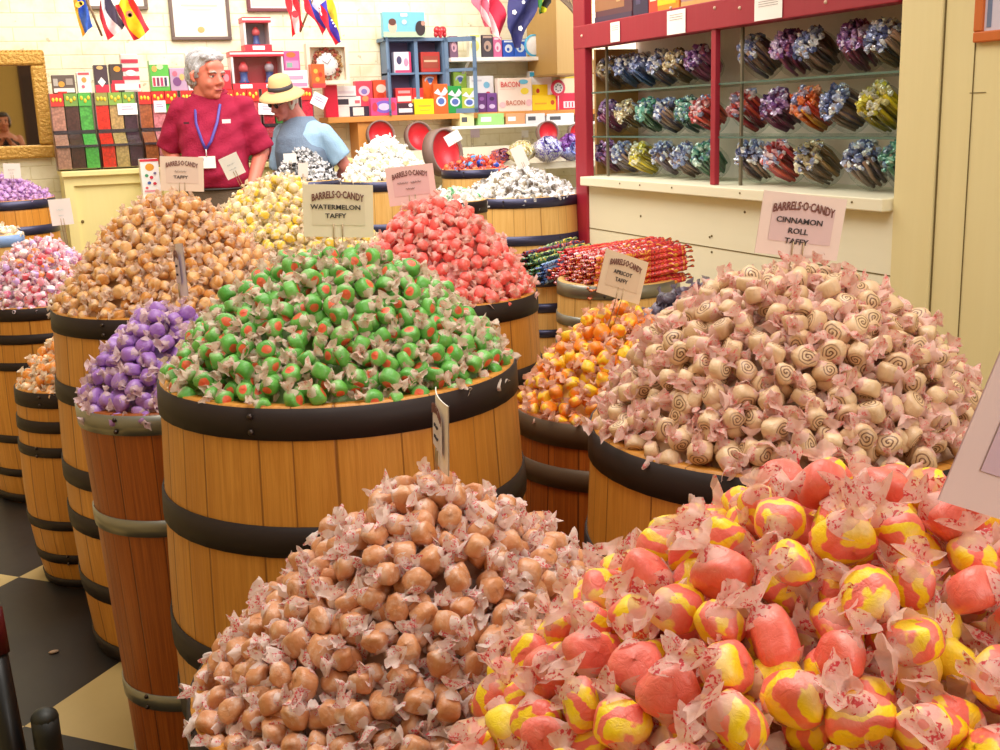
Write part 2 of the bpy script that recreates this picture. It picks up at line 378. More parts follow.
# ------------------------------------------------------------------ barrels
m_oak = wood_mat('oak_light', '#de9c42', '#c07c2a', '#74410f')
m_oakd = wood_mat('oak_red', '#b8641e', '#8e4410', '#4a200a', 20)
m_oakp = wood_mat('oak_pale', '#ecc27a', '#d8a658', '#9a6e36', 24)
m_hoop = M('#2c2120', .55, .1, .15, 12, spec=.3)
m_hoopg = M('#8d8a80', .35, .7, .1, 12)
m_hoopb = M('#3a3a55', .35, .5, .15, 12)
m_hoopbr = M('#5b4632', .5, .3, .2, 12)
m_rivet = M('#4b403c', .35, .8)
BARRELS = {}
def barrel(key, X, Y, h, r, label, wood=m_oak, hoop=m_hoop, hoops=((0, .048), (.18, .048), (.40, .05), (.53, .05), (.72, .048), (.90, .048)), bulge=1.06, foot=.97, name='wooden_barrel', grp=None, n=48):
    rot = random.uniform(0, 6.28)
    t = empty(name, (X, Y, 0), (0, 0, 0), label, 'barrel', grp or 'wooden candy barrels')
    def rad(z):
        q = z/h; s_ = math.sin(PI*min(1, max(0, q)))
        return r*((foot+(1-foot)*q)*(1-s_**1.0)+s_*((bulge)))if bulge > 1.0 else r*(foot+(1-foot)*q)
    prof = [(.01, .03)]+[(rad(0)-.02, .03), (rad(0)-.018, .001)]+[(rad(h*i/16), max(.001, h*i/16)) for i in range(17)]
    prof += [(r-.022, h), (r-.026, h-.05), (.01, h-.05)]
    o = MB().lathe(prof, wood, n).build('stave_body', t); o.rotation_euler = (0, 0, rot)
    for k, (f, th) in enumerate(hoops):
        z1 = h-f*h/.95*1.0 - .002; z0 = max(.004, z1-th)
        p = [(rad(z0)+.0005, z0), (rad(z0)+.004, z0), (rad((z0+z1)/2)+.0045, (z0+z1)/2), (rad(z1)+.004, z1), (rad(z1)+.0005, z1)]
        hp = MB().lathe(p, hoop, n).build('hoop', t)
        for a in ((PI*1.25+k*.9) % 6.28,):
            zc = (z0+z1)/2; rr = rad(zc)+.005
            ca, sa = math.cos(-PI/2-.42+.16*math.sin(k*2.1)+ (.5 if k % 2 else -.3)), math.sin(-PI/2-.42+.16*math.sin(k*2.1)+(.5 if k % 2 else -.3))
            rv = MB()
            for dz in (-.012, .012): rv.ball((rr*ca, rr*sa, zc+dz), .005, m_rivet, 8, 5)
            rv.build('rivet', hp)
    BARRELS[key] = (X, Y, h, r); return t
def bz(px, py, h): p = hz(px, py, h); return p.x, p.y
H6 = ((0, .048), (.18, .048), (.40, .05), (.53, .05), (.72, .048), (.90, .048))
HK = ((0, .045), (.13, .035), (.25, .03), (.60, .03), (.77, .03), (.90, .04))
HP = ((0, .04), (.25, .035), (.70, .035), (.90, .035))
def rpx(px, py, h, halfpx): return halfpx/F*pix(hz(px, py, h))[2]
SPECS = {
 'green': (340, 363, .955, 174), 'brown': (438, 664, .74, 240), 'cinn': (788, 418, .90, 196), 'apricot': (618, 398, .745, 103),
 'purple': (170, 392, .825, 88), 'tan': (178, 298, .92, 118), 'mixed': (46, 297, .745, 70), 'orangekeg': (82, 378, .62, 62),
 'yellow': (285, 246, .965, 98), 'red': (440, 292, .92, 96), 'silver': (521, 194, .97, 58), 'stickA': (545, 270, .785, 31), 'stickB': (618, 277, .80, 60),
 'purpleL': (3, 199, 1.03, 48), 'white': (386, 179, 1.075, 44), 'bw': (305, 180, 1.08, 34), 'foil': (475, 168, 1.075, 33), 'pale': (452, 200, 1.04, 34), 'redsmall': (312, 205, 1.02, 32)}
B_LABEL = {
 'green': 'large oak barrel heaped with green taffy in the middle front', 'brown': 'oak barrel under the heap of caramel brown taffy at the front',
 'cinn': 'large oak barrel heaped with cream cinnamon swirl taffy at the right', 'apricot': 'small reddish barrel heaped with yellow and orange taffy',
 'purple': 'narrow red-brown barrel with grey hoops under purple taffy', 'tan': 'tall oak barrel heaped with golden tan taffy at the left',
 'mixed': 'oak barrel with pink and mixed candy, cut by left edge', 'orangekeg': 'small dark-hooped keg with orange and white taffy at the left',
 'yellow': 'oak barrel hidden under the cream and yellow taffy heap', 'red': 'oak barrel under the heap of coral red taffy',
 'silver': 'pale oak barrel with dark hoops under silver wrapped candy by the red post', 'stickA': 'small pale keg holding blue wrapped candy sticks near the red post',
 'stickB': 'small keg with grey metal hoops holding red wrapped sticks by the wall', 'purpleL': 'barrel heaped with lilac candy below the gold mirror',
 'white': 'pale barrel with dark hoop under the heap of white taffy', 'bw': 'small barrel with black and white candy in front of the woman in a hat',
 'foil': 'barrel of orange and blue foil candy under the back shelf', 'pale': 'dark-rimmed barrel of white and green mints behind the red taffy', 'redsmall': 'small barrel of red candy in front of the black and white heap'}
STY = {'apricot': dict(wood=m_oakd, hoop=m_hoopbr, hoops=((0, .05), (.12, .045), (.45, .04), (.72, .04), (.90, .04)), bulge=1.08, foot=.93),
 'purple': dict(wood=m_oakd, hoop=m_hoopg, hoops=HP, bulge=1.0, foot=.80), 'orangekeg': dict(hoops=HK, bulge=1.07, foot=.9),
 'mixed': dict(hoops=((0, .045), (.12, .035), (.25, .03), (.60, .03), (.77, .03), (.90, .04))), 'stickA': dict(wood=m_oakp, hoop=m_hoopb, hoops=HK), 'stickB': dict(wood=m_oakp, hoop=m_hoopg, hoops=HK),
 'silver': dict(wood=m_oakp, hoop=m_hoopb), 'white': dict(wood=m_oakp, hoop=m_hoopb), 'bw': dict(wood=m_oakp, hoop=m_hoopb), 'foil': dict(wood=m_oakp, hoop=m_hoopb),
 'purpleL': dict(hoop=m_hoopb, hoops=((0, .045), (.12, .045), (.25, .03), (.60, .03), (.77, .03), (.90, .04))), 'pale': dict(wood=m_oakp), 'redsmall': dict(wood=m_oakp)}
for k_, (px, py, h, hp) in SPECS.items():
    X, Y = bz(px, py, h); barrel(k_, X, Y, h, rpx(px, py, h, hp), B_LABEL[k_], **STY.get(k_, {}))
barrel('striped', .50, .540, .925, .275, 'nearest barrel, buried under pink and yellow striped taffy')

# ------------------------------------------------------------------ candy templates
class Tpl: pass
def tpl(parts):
    """parts: list of (verts Nx3, faces, mat slot)"""
    t = Tpl(); t.parts = parts; return t
def body_tpl(Rr, L, n=14, rows=7, lump=.07, seed=0, sq=4.0):
    rg = np.random.default_rng(seed); vs = []; lc = []
    ph = rg.uniform(0, 6.28, 6); tilt = rg.uniform(-.18, .18, 2)
    for j in range(rows+1):
        a = -PI/2+PI*j/rows
        cy = math.copysign(abs(math.sin(a))**(2/sq), math.sin(a)); cr = abs(math.cos(a))**(2/sq)
        for i in range(n):
            th = 2*PI*i/n
            k = 1+lump*math.sin(2*th+ph[0])+lump*.7*math.sin(3*th+ph[1]+j*.4)+lump*.5*math.sin(5*th+ph[2]+j)
            x, z, y = Rr*cr*math.cos(th)*k, Rr*cr*math.sin(th)*k, L/2*cy*(1+lump*math.sin(th+ph[3]))
            y += tilt[0]*x+tilt[1]*z
            vs.append((x, y, z)); lc.append((cr*math.cos(th), cy*.5*(L/Rr/1.5)+0*y, cr*math.sin(th)))
    fs = [(j*n+i, (j+1)*n+i, (j+1)*n+(i+1) % n, j*n+(i+1) % n) for j in range(rows) for i in range(n)]
    lc = np.array(lc); lc[:, 1] = np.clip(lc[:, 1], -.5, .5)
    return np.array(vs), np.array(fs), lc
def twist_tpl(Rr, side, n=16, seed=0, flare=1.0, flat=.55, length=1.0):
    rg = np.random.default_rng(seed+side*7); ph = rg.uniform(0, 6.28, 5); bend = rg.uniform(-.5, .5, 2)
    rings = [(.62, .80, 0), (.92, .55, .12), (1.10, .26, .2), (1.22, .20, .3), (1.40, .44, .6), (1.62, .68, .9), (1.82, .82, 1.0)]
    vs = []; ru = rg.uniform(.7, 1.3)
    for (x, rad, q) in rings:
        xx = x if x < 1.2 else 1.2+(x-1.2)*length
        for i in range(n):
            th = 2*PI*i/n
            rr = rad*(flare if q > .4 else 1)*(1+q*.22*math.sin(4*th+ph[0])+q*.13*math.sin(7*th+ph[1]))
            fl = 1-(1-flat)*min(1, q*1.4)
            a = th+q*.5
            X = xx+q*.10*math.sin(3*th+ph[2])*ru; Yy = rr*math.cos(a); Z = rr*math.sin(a)*fl
            e = max(0, xx-1.1); Yy += bend[0]*e*e*.9; Z += bend[1]*e*e*.9
            vs.append((side*X*Rr, Yy*Rr*.92, Z*Rr*.92))
    fs = [(j*n+i, (j+1)*n+i, (j+1)*n+(i+1) % n, j*n+(i+1) % n) for j in range(len(rings)-1) for i in range(n)]
    vs = np.array(vs); return vs, np.array(fs), vs/Rr
def np_mesh(name, V, Fq, LC, RN, MI, mats, smooth=True):
    me = bpy.data.meshes.new(name)
    me.vertices.add(len(V)); me.vertices.foreach_set('co', np.ascontiguousarray(V, dtype=np.float32).ravel())
    me.loops.add(Fq.size); me.loops.foreach_set('vertex_index', Fq.astype(np.int32).ravel())
    me.polygons.add(len(Fq)); me.polygons.foreach_set('loop_start', np.arange(0, Fq.size, 4, dtype=np.int32))
    me.polygons.foreach_set('material_index', MI.astype(np.int32)); me.polygons.foreach_set('use_smooth', np.ones(len(Fq), dtype=bool))
    a = me.attributes.new('lc', 'FLOAT_VECTOR', 'POINT'); a.data.foreach_set('vector', np.ascontiguousarray(LC, dtype=np.float32).ravel())
    b = me.attributes.new('rn', 'FLOAT', 'POINT'); b.data.foreach_set('value', np.ascontiguousarray(RN, dtype=np.float32).ravel())
    for m in mats: me.materials.append(m)
    me.update(calc_edges=True); me.validate(); return me
def quat_mats(n):
    q = RNG.normal(size=(n, 4)); q /= np.linalg.norm(q, axis=1)[:, None]; w, x, y, z = q.T
    return q, np.stack([np.stack([1-2*(y*y+z*z), 2*(x*y-z*w), 2*(x*z+y*w)], -1), np.stack([2*(x*y+z*w), 1-2*(x*x+z*z), 2*(y*z-x*w)], -1), np.stack([2*(x*z-y*w), 2*(y*z+x*w), 1-2*(x*x+y*y)], -1)], 1)
def sample_heap(cx, cy, z0, r, hp, p, d, off=(0, 0), depth=0.0, lumps=.006, seed=1, rmax=.985):
    """dart throwing on the heap surface; returns points and normals"""
    rg = np.random.default_rng(seed); pts = []; cell = {}
    def zf(x, y):
        rho = math.hypot(x, y)/r
        ax, ay = off[0]*(1-rho), off[1]*(1-rho)
        rho2 = min(1.0, math.hypot(x-ax, y-ay)/r)
        return z0+hp*(1-rho2**p)-depth
    fails = 0; lim = 2600
    while fails < lim:
        a = rg.uniform(0, 2*PI); q = r*rmax*math.sqrt(rg.uniform()); x, y = q*math.cos(a), q*math.sin(a)
        z = zf(x, y)+rg.normal()*lumps*.5
        k = (int(math.floor(x/d)), int(math.floor(y/d)), int(math.floor(z/d))); ok = True
        for i in (-1, 0, 1):
            for j in (-1, 0, 1):
                for l in (-1, 0, 1):
                    for o in cell.get((k[0]+i, k[1]+j, k[2]+l), ()):
                        if (o[0]-x)**2+(o[1]-y)**2+(o[2]-z)**2 < d*d: ok = False; break
                    if not ok: break
                if not ok: break
            if not ok: break
        if ok: pts.append((x, y, z)); cell.setdefault(k, []).append((x, y, z)); fails = 0
        else: fails += 1
    P_ = np.array(pts); e = .004
    N = []
    for x, y, z in pts:
        gx = (zf(x+e, y)-zf(x-e, y))/(2*e); gy = (zf(x, y+e)-zf(x, y-e))/(2*e); v = np.array((-gx, -gy, 1)); N.append(v/np.linalg.norm(v))
    return P_+np.array((cx, cy, 0)), np.array(N), zf
def heap(key, kind, size, hpk, p, mats, label, name, cat='candy', group=None, aspect=1.5, d=None, off=(0, 0), parts=False, n=14, tn=14, lump=.07, flare=1.0, tl=1.0, limit=300,
         under='#777777', stufflabel=None, r_scale=1.0, sq=4.0, body_scale=None, lumps=.01, nvar=6, twists=True, lift=0.0, seed=3, rmax=.98, rows=7):
    X, Y, h, r = BARRELS[key]; r = (r-.006)*r_scale; Rr = size/2
    pk = hpk
    z0 = h-.012+lift
    d = d or size*1.02
    P0, N0, zf = sample_heap(X, Y, z0, r, pk, p, d, off, 0, lumps, seed, rmax)
    P1, N1, _ = sample_heap(X, Y, z0, r, pk, p, d*.88, off, size*.72, lumps, seed+50, rmax*.91)
    bm_, wm = mats
    V = []
    for i in range(nvar):
        parts_ = [body_tpl(Rr, Rr*aspect, n, rows, lump, seed*31+i, sq)+(0,)]
        if twists: parts_ += [twist_tpl(Rr, s_, tn, seed*17+i, flare, random.uniform(.35, .7), tl)+(1,) for s_ in (-1, 1)]
        V.append(parts_)
    def joined(idx, rn):
        vs, fs, lc, mi = [], [], [], []; b = 0
        for (v, f, l, m) in V[idx]:
            vs.append(v); fs.append(f+b); lc.append(l); mi.append(np.full(len(f), m)); b += len(v)
        return np.concatenate(vs), np.concatenate(fs), np.concatenate(lc), np.concatenate(mi)
    J = [joined(i, 0) for i in range(nvar)]
    camv = np.array(CAM); 
    vis = np.einsum('ij,ij->i', N0, camv-P0)/np.linalg.norm(camv-P0, axis=1)
    px = np.array([pix(q) for q in P0])
    inframe = (px[:, 0] > -25) & (px[:, 0] < 1025) & (px[:, 1] > -20) & (px[:, 1] < 775)
    order = np.argsort(px[:, 2]); cand = [i for i in order if vis[i] > -.06 and inframe[i] and px[i, 2] > .1][:limit]
    cs = set(cand)
    # individuals
    NV = nvar*4; meshes = []
    for j in range(NV):
        i = j % nvar; rn = random.random()
        if parts:
            b_ = V[i][0]; me = np_mesh('taffy_body', b_[0], b_[1], b_[2], np.full(len(b_[0]), rn), np.zeros(len(b_[1])), [bm_])
            tw = [np_mesh('wrapper_twist', v, f, l, np.full(len(v), rn), np.zeros(len(f)), [wm]) for (v, f, l, m) in V[i][1:]]
            meshes.append((me, tw))
        else:
            v, f, l, m = J[i]; meshes.append((np_mesh(name, v, f, l, np.full(len(v), rn), m, [bm_, wm]), []))
    q, _m = quat_mats(len(P0))
    for c_, i in enumerate(cand):
        me, tw = meshes[random.randrange(NV)]
        o = bpy.data.objects.new(name, me); col.objects.link(o); o.rotation_mode = 'QUATERNION'
        o.rotation_quaternion = q[i]; o.location = P0[i]; s_ = random.uniform(.90, 1.12); o.scale = (s_, s_, s_)
        tag(o, label, cat, group or label)
        for tmesh in tw:
            c = bpy.data.objects.new('wrapper_twist', tmesh); col.objects.link(c); c.parent = o
    # the rest of the heap as one object
    rest = [i for i in range(len(P0)) if i not in cs]
    PP = np.concatenate([P0[rest], P1]); k_ = len(PP)
    _, Ms = quat_mats(k_); vs, fs, lc, rn, mi = [], [], [], [], []; b = 0
    for j in range(k_):
        v, f, l, m = J[j % nvar]; w_ = v @ Ms[j].T+PP[j]
        vs.append(w_); fs.append(f+b); lc.append(l); rn.append(np.full(len(v), random.random())); mi.append(m); b += len(v)
    g = 28; k2 = 10; base = []; bf = []
    for a in range(k2+1):
        for c_ in range(g):
            rr = r*.93*a/k2; th = 2*PI*c_/g; x, y = rr*math.cos(th), rr*math.sin(th); base.append((X+x, Y+y, zf(x, y)-size*1.7))
    for a in range(k2):
        for c_ in range(g): bf.append((a*g+c_, (a+1)*g+c_, (a+1)*g+(c_+1) % g, a*g+(c_+1) % g))
    base = np.array(base); vs.append(base); fs.append(np.array(bf)+b); lc.append(base*40); rn.append(np.full(len(base), .3)); mi.append(np.full(len(bf), 0))
    me = np_mesh(name+'_heap', np.concatenate(vs), np.concatenate(fs), np.concatenate(lc), np.concatenate(rn), np.concatenate(mi), [bm_, wm])
    o = link(name+'_heap', me); tag(o, stufflabel or ('inner heap beneath the '+label)[:90], cat, None, 'stuff')
    return cand
def peak(key, px, py):
    """height above the rim of a heap whose top shows at pixel row py"""
    X, Y, h, r = BARRELS[key]; t = pix((X, Y, h))[2]; d = ray(px, py)
    # distance along ray where it passes over the barrel centre
    L = math.hypot(X, Y); k = L/math.hypot(d.x, d.y); return CH+d.z*k-h
W_red = wrap_mat('wrap_pink', '#fbeae4', '#dc2440', .9)
W_white = wrap_mat('wrap_white', '#f8f0ea', '#e06a74', .45)
W_green = wrap_mat('wrap_rose', '#f0dccb', '#c8584a', .7)
W_cream = wrap_mat('wrap_cream', '#f7ead2', '#e9a080', .4)
GRP = 'taffy'
heap('striped', 'stripe', .034, peak('striped', 915, 500), 1.9, (taffy_mat('taffy_striped', p_stripe, '#f7cfc6', .22), wrap_mat('wrap_clear_red', '#fbdcd2', '#d01c38', .95, 2.6, .25, .36)),
     'pink and yellow striped taffy in the nearest heap at lower right', 'striped_taffy', parts=True, n=22, tn=24, aspect=1.5, r_scale=1.05, rmax=.99, off=(.03, .05), flare=1.15, lump=.07, seed=4, sq=3.2, rows=9)
heap('brown', 'brown', .0275, peak('brown', 448, 470), 1.35, (taffy_mat('taffy_caramel', solid('#c67a46', '#e3a678'), '#f4dccc', .55), W_red),
     'caramel brown taffy in white and red paper in the front heap', 'caramel_taffy', parts=True, n=10, tn=16, aspect=1.6, lump=.10, flare=1.25, tl=1.15, seed=5, d=.0285)
heap('green', 'green', .029, peak('green', 350, 250), 2.2, (taffy_mat('taffy_green', p_dot, '#cfe0b0', .16), W_green),
     'green taffy with red centre in the middle heap', 'watermelon_taffy', parts=True, n=14, tn=14, aspect=1.5, lump=.06, flare=1.05, tl=1.1, seed=6, d=.031)
heap('cinn', 'cinn', .031, peak('cinn', 800, 268), 2.4, (taffy_mat('taffy_swirl', p_swirl, '#efcdb8', .3), wrap_mat('wrap_cinn', '#f4cfc4', '#dc3444', .75)),
     'cream taffy with brown cinnamon swirl in the heap at right', 'cinnamon_taffy', parts=True, n=16, tn=16, aspect=1.5, lump=.09, flare=1.2, tl=1.15, seed=7, d=.0315)
heap('tan', 'tan', .030, peak('tan', 185, 190), 1.7, (taffy_mat('taffy_tan', p_pair('#d9903f', '#ecb878', .42), '#f6dcc0', .35), wrap_mat('wrap_tan', '#f5dcc6', '#d87858', .5)),
     'golden tan taffy in pale wrappers in the tall heap at left', 'golden_taffy', n=10, tn=10, seed=8, d=.0325)
heap('red', 'red', .031, peak('red', 425, 196), 1.8, (taffy_mat('taffy_red', solid('#ee4a48', '#ff8078'), '#ffd0c8', .35), wrap_mat('wrap_coral', '#ffd6cc', '#f05a58', .5)),
     'coral red taffy in the heap behind the green one', 'coral_taffy', n=10, tn=10, seed=9, d=.033)
heap('yellow', 'yellow', .031, peak('yellow', 250, 176), 1.6, (taffy_mat('taffy_yellow', p_pair('#ffdf48', '#fff0c0', .45), '#fff6e4', .5), W_cream),
     'cream and yellow taffy in the heap beside the golden one', 'buttery_taffy', n=10, tn=10, seed=10, d=.034)
heap('purple', 'purple', .031, peak('purple', 185, 300), 1.8, (taffy_mat('taffy_purple', solid('#9050b8', '#bc90dc'), '#dcc0e8', .3), wrap_mat('wrap_lilac', '#f4d8dc', '#b06a98', .5)),
     'purple taffy in the narrow barrel between the oak barrels', 'purple_taffy', n=12, tn=12, seed=11, d=.033)
heap('apricot', 'apricot', .030, peak('apricot', 612, 304), 1.7, (taffy_mat('taffy_apricot', p_pair('#f88a14', '#ffce20', .5), '#ffd9a0', .2), wrap_mat('wrap_apricot', '#f8cdb4', '#e86048', .55)),
     'orange and yellow taffy in the heap behind the cinnamon one', 'apricot_taffy', n=12, tn=12, seed=12, d=.033)
heap('orangekeg', 'ok', .030, peak('orangekeg', 78, 325), 1.7, (taffy_mat('taffy_orange', p_pair('#f79a38', '#ffd9a8', .6), '#fbe3cc', .25), W_cream),
     'orange and white taffy in the small keg at left', 'orange_taffy', n=10, tn=10, seed=13, d=.034)
heap('mixed', 'mixed', .030, peak('mixed', 58, 236), 1.7, (taffy_mat('taffy_mixed', p_many(['#e8505a', '#f6a0b8', '#ffffff', '#c8a0dc', '#f08a3c', '#f4d8dc', '#e07098', '#ffe0e8']), '#fbe8ee', .3), wrap_mat('wrap_mixed', '#f8e4ec', '#e06080', .6)),
     'pink, white and orange mixed taffy at the left edge', 'mixed_taffy', n=10, tn=10, seed=14, d=.034)
heap('purpleL', 'lilac', .026, peak('purpleL', 8, 174), 1.7, (taffy_mat('candy_lilac', solid('#a878c8', '#d8a8e0'), '#ecc8e8', .4), wrap_mat('wrap_lil', '#e4bce4', '#9860b0', .5)),
     'lilac candy in the far heap below the gold mirror', 'lilac_candy', n=8, tn=8, seed=15, d=.030)
heap('white', 'white', .034, peak('white', 380, 136), 1.7, (taffy_mat('taffy_white', p_pair('#ffffff', '#fff2c0', .62), '#ffffff', .5), wrap_mat('wrap_w', '#ffffff', '#f0e8c8', .3)),
     'white taffy in the far heap beside the back shelf', 'white_taffy', n=9, tn=8, seed=16, d=.036)
heap('bw', 'bw', .024, peak('bw', 308, 146), 1.5, (taffy_mat('candy_bw', p_many(['#f4f4f4', '#17171c', '#dcdce2', '#30303a']), '#ffffff', .1), wrap_mat('wrap_bw', '#ececf0', '#20202a', .8)),
     'black and white candy in front of the woman in a hat', 'liquorice_candy', n=8, tn=8, seed=17, d=.026)
heap('redsmall', 'rs', .026, .055, 1.5, (taffy_mat('candy_red', solid('#c81e1e', '#f0503c'), '#f07060', .1), wrap_mat('wrap_r', '#e8402c', '#b01818', .5)),
     'small red candy below the black and white heap', 'red_candy', n=8, tn=8, seed=18, d=.028)
heap('silver', 'silver', .030, peak('silver', 535, 167), 1.6, (taffy_mat('candy_silver', p_many(['#f2f2f4', '#8a7a60', '#ffffff', '#c8c8d0', '#5a4a3a', '#e8e4dc']), '#ffffff', .2), wrap_mat('wrap_s', '#f6f4f4', '#7a6858', .6)),
     'silver and brown wrapped candy in the heap by the red post', 'silver_candy', n=8, tn=8, aspect=3.0, seed=19, d=.032)
heap('pale', 'pale', .030, .05, 1.6, (taffy_mat('candy_mint', p_many(['#ffffff', '#58c878', '#f8f8f0', '#f4f0d8', '#e8c848', '#ffffff']), '#ffffff', .2), wrap_mat('wrap_m', '#ffffff', '#70d090', .3)),
     'white and green mints behind the red taffy', 'mint_candy', n=8, tn=8, seed=20, d=.034)
heap('foil', 'foil', .036, .075, 1.5, (taffy_mat('candy_foil', p_many(['#f05a28', '#2850c8', '#50a0e8', '#f47838', '#3a2880', '#e8401c']), '#ffffff', .1), wrap_mat('wrap_f', '#f06030', '#2848b8', .7)),
     'orange and blue foil candy below the back shelf', 'foil_candy', n=8, tn=8, seed=21, d=.04)
# ------------------------------------------------------------------ light
wd = bpy.data.worlds.new('world'); scn.world = wd; wd.use_nodes = True
wd.node_tree.nodes['Background'].inputs[0].default_value = (1.0, .93, .82, 1); wd.node_tree.nodes['Background'].inputs[1].default_value = .55
def area(name, loc, target, size, power, color=(1, .93, .84), sy=None):
    l = bpy.data.lights.new(name, 'AREA'); l.energy = power; l.size = size; l.color = color
    if sy: l.shape = 'RECTANGLE'; l.size_y = sy
    o = bpy.data.objects.new(name, l); col.objects.link(o); o.location = loc
    d = Vector(target)-Vector(loc); o.rotation_euler = d.to_track_quat('-Z', 'Y').to_euler(); return o
area('ceiling_light', (.6, 1.6, 3.2), (.7, 1.8, 0), 1.8, 60)
area('ceiling_light', (1.2, 5.0, 3.2), (1.2, 6.2, .6), 2.4, 140)
area('window_light', (4.2, 6.0, 2.4), (1.4, 7.0, 1.3), 1.2, 40, (.94, .96, 1))
area('front_fill_light', (1.9, -1.8, 2.4), (.8, 3.2, 1.2), 2.2, 55, (1, .94, .88))  # unseen fill added behind the viewpoint to brighten cards and front heaps

# ------------------------------------------------------------------ wrapped candy sticks in the two small kegs
def stick_mesh(L, r, cols, seed):
    rg = random.Random(seed); mb = MB(); N = 12
    for i in range(N):
        x0, x1 = -L/2+L*i/N, -L/2+L*(i+1)/N
        m = cols[(i//2+seed) % len(cols)]
        mb.tube([(x0, 0, 0), ((x0+x1)/2, 0, 0), (x1, 0, 0)], [r*.95, r*rg.uniform(.8, 1.3), r*.95], m, 8, caps=False)
    for s_ in (-1, 1): mb.tube([(s_*L/2, 0, 0), (s_*(L/2+.008), 0, 0), (s_*(L/2+.025), 0, 0)], [r*.9, r*.35, r*1.2], cols[0], 8, flat=.4)
    return mb.mesh('candy_stick')
def foil(c): return M(c, .25, .25, .25, 60, .6)
def foil_many(cs, name='foil_print'):
    k = NT(name); v = k.obj(); n = k.noise(30, v, 3, .6, 1.5); r = k.new('ShaderNodeValToRGB'); r.color_ramp.interpolation = 'CONSTANT'; e = r.color_ramp.elements
    while len(e) < len(cs): e.new(.5)
    for i, c in enumerate(cs): e[i].position = .30+.45*i/len(cs) if i else 0; e[i].color = srgb(c)
    k.l.new(n, r.inputs[0]); k.base(r.outputs[0]); k.bump(k.noise(90, v, 3), .8, .006); k.set(Roughness=.22); k.p.inputs['Metallic'].default_value = .2; k.p.inputs['Coat Weight'].default_value = .7; return k.m
SA = [[foil_many(cs)]*3 for cs in (('#26304a', '#3a5fb8', '#8ab4e0', '#26304a', '#e0482c'), ('#3050a0', '#5a9cd8', '#e8e4f0', '#2a2a50', '#3a5fb8'), ('#e0482c', '#b02838', '#2c3a70', '#d8603c', '#e8e0e4'), ('#3f8a48', '#26304a', '#6a9a58', '#e8c040', '#2a3468'))]
SB = [[foil_many(cs)]*3 for cs in (('#8a1028', '#d81e30', '#e8342a', '#f09028', '#b81430'), ('#d01c34', '#f0a030', '#c01430', '#e8402c', '#5a1024'), ('#c81838', '#e8d0d8', '#d82c28', '#901030', '#e8602c'))]
def sticks(key, sets, n, L, ang, label, cup, spread, lift, slant=0.0, dx=0.0, dy=0.0):
    X, Y, h, r = BARRELS[key]
    X += dx; Y += dy
    ms = [stick_mesh(L, .011, random.choice(sets), i) for i in range(8)]
    for i in range(n):
        lay = i // 8; u = (i % 8)/7-.5; a = ang+random.uniform(-.12, .12)
        px, py = -math.sin(ang)*u*spread, math.cos(ang)*u*spread
        o = bpy.data.objects.new('candy_stick', ms[i % 8]); col.objects.link(o)
        o.location = (X+px, Y+py, h-.02+lay*.019+lift*(1-abs(u)*1.4)); o.rotation_euler = (0, random.uniform(-.05, .05)+slant, a)
        tag(o, label, 'candy stick', cup)
sticks('stickA', SA, 32, .26, .25, 'blue and multicoloured foil wrapped candy stick in the keg nearest the red post', 'multicoloured candy sticks', .20, .05, -.12, .02)
sticks('stickA', SB, 16, .26, .1, 'orange red wrapped candy stick across the front of the sticks keg', 'orange candy sticks', .14, .015, 0, .09, -.12)
sticks('stickB', SB, 56, .33, -.12, 'red and orange wrapped candy stick in the grey-hooped keg by the wall', 'red candy sticks', .30, .0, -.10, .02, .0)
# dark foil chocolates in front of the wall
barrel('dark', *bz(700, 318, .82), .82, .16, 'low barrel of dark foil sweets behind the cinnamon taffy', wood=m_oakp, hoop=m_hoopg)
heap('dark', 'dk', .036, peak('dark', 700, 284), 2.0, (taffy_mat('candy_darkfoil', p_many(['#3c3040', '#6a5a70', '#7a2830', '#50405c', '#8a8298']), '#b8b0c0', .25), wrap_mat('wrap_dk', '#8a8094', '#3a2c3c', .6)),
     'dark purple foil sweets behind the cinnamon taffy', 'foil_sweet', n=8, tn=8, seed=22, d=.036)

# ------------------------------------------------------------------ glass candy jars in the cabinet
m_jar = clear_mat('jar_glass', '#f4f6f5', .25, .08)
def lolly(cols, seed):
    rg = random.Random(seed); mb = MB(); ms = [M(c, .2, .1, .2, 90, .9) for c in cols]
    for i in range(74):
        a = rg.uniform(0, 6.28); q = .066*math.sqrt(rg.random()); z = .118+.052*(1-(q/.07)**2)*rg.uniform(.55, 1.1)+.008
        c = (q*math.cos(a), q*math.sin(a), z); rr = rg.uniform(.007, .0125)
        n0 = len(mb.v); mb.ball(c, (rr*rg.uniform(.6, 1.4), rr, rr*rg.uniform(.7, 1.5)), rg.choice(ms), 6, 4)
        for j in range(n0, len(mb.v)):
            v = mb.v[j]; k = rg.uniform(.55, 1.45); mb.v[j] = tuple(c[t]+(v[t]-c[t])*k for t in range(3))
    mb.sm = [False]*len(mb.sm)
    return mb
def content(cols, seed):
    rg = random.Random(seed); mb = MB(); ms = [M(c, .3, 0, .2, 60, .5) for c in cols]
    for i in range(38):
        a = rg.uniform(0, 6.28); q = .060*math.sqrt(rg.random()); x, y = q*math.cos(a), q*math.sin(a)
        mb.tube([(x*.8, y*.8, .014), (x*1.05, y*1.05, .075), (x+rg.uniform(-.008, .008), y+rg.uniform(-.008, .008), .15)], rg.uniform(.005, .008), rg.choice(ms), 6)
    return mb
jn = 0
SIL = ('#b8c4e4', '#8a98c8', '#e8ecf8', '#5a6496')
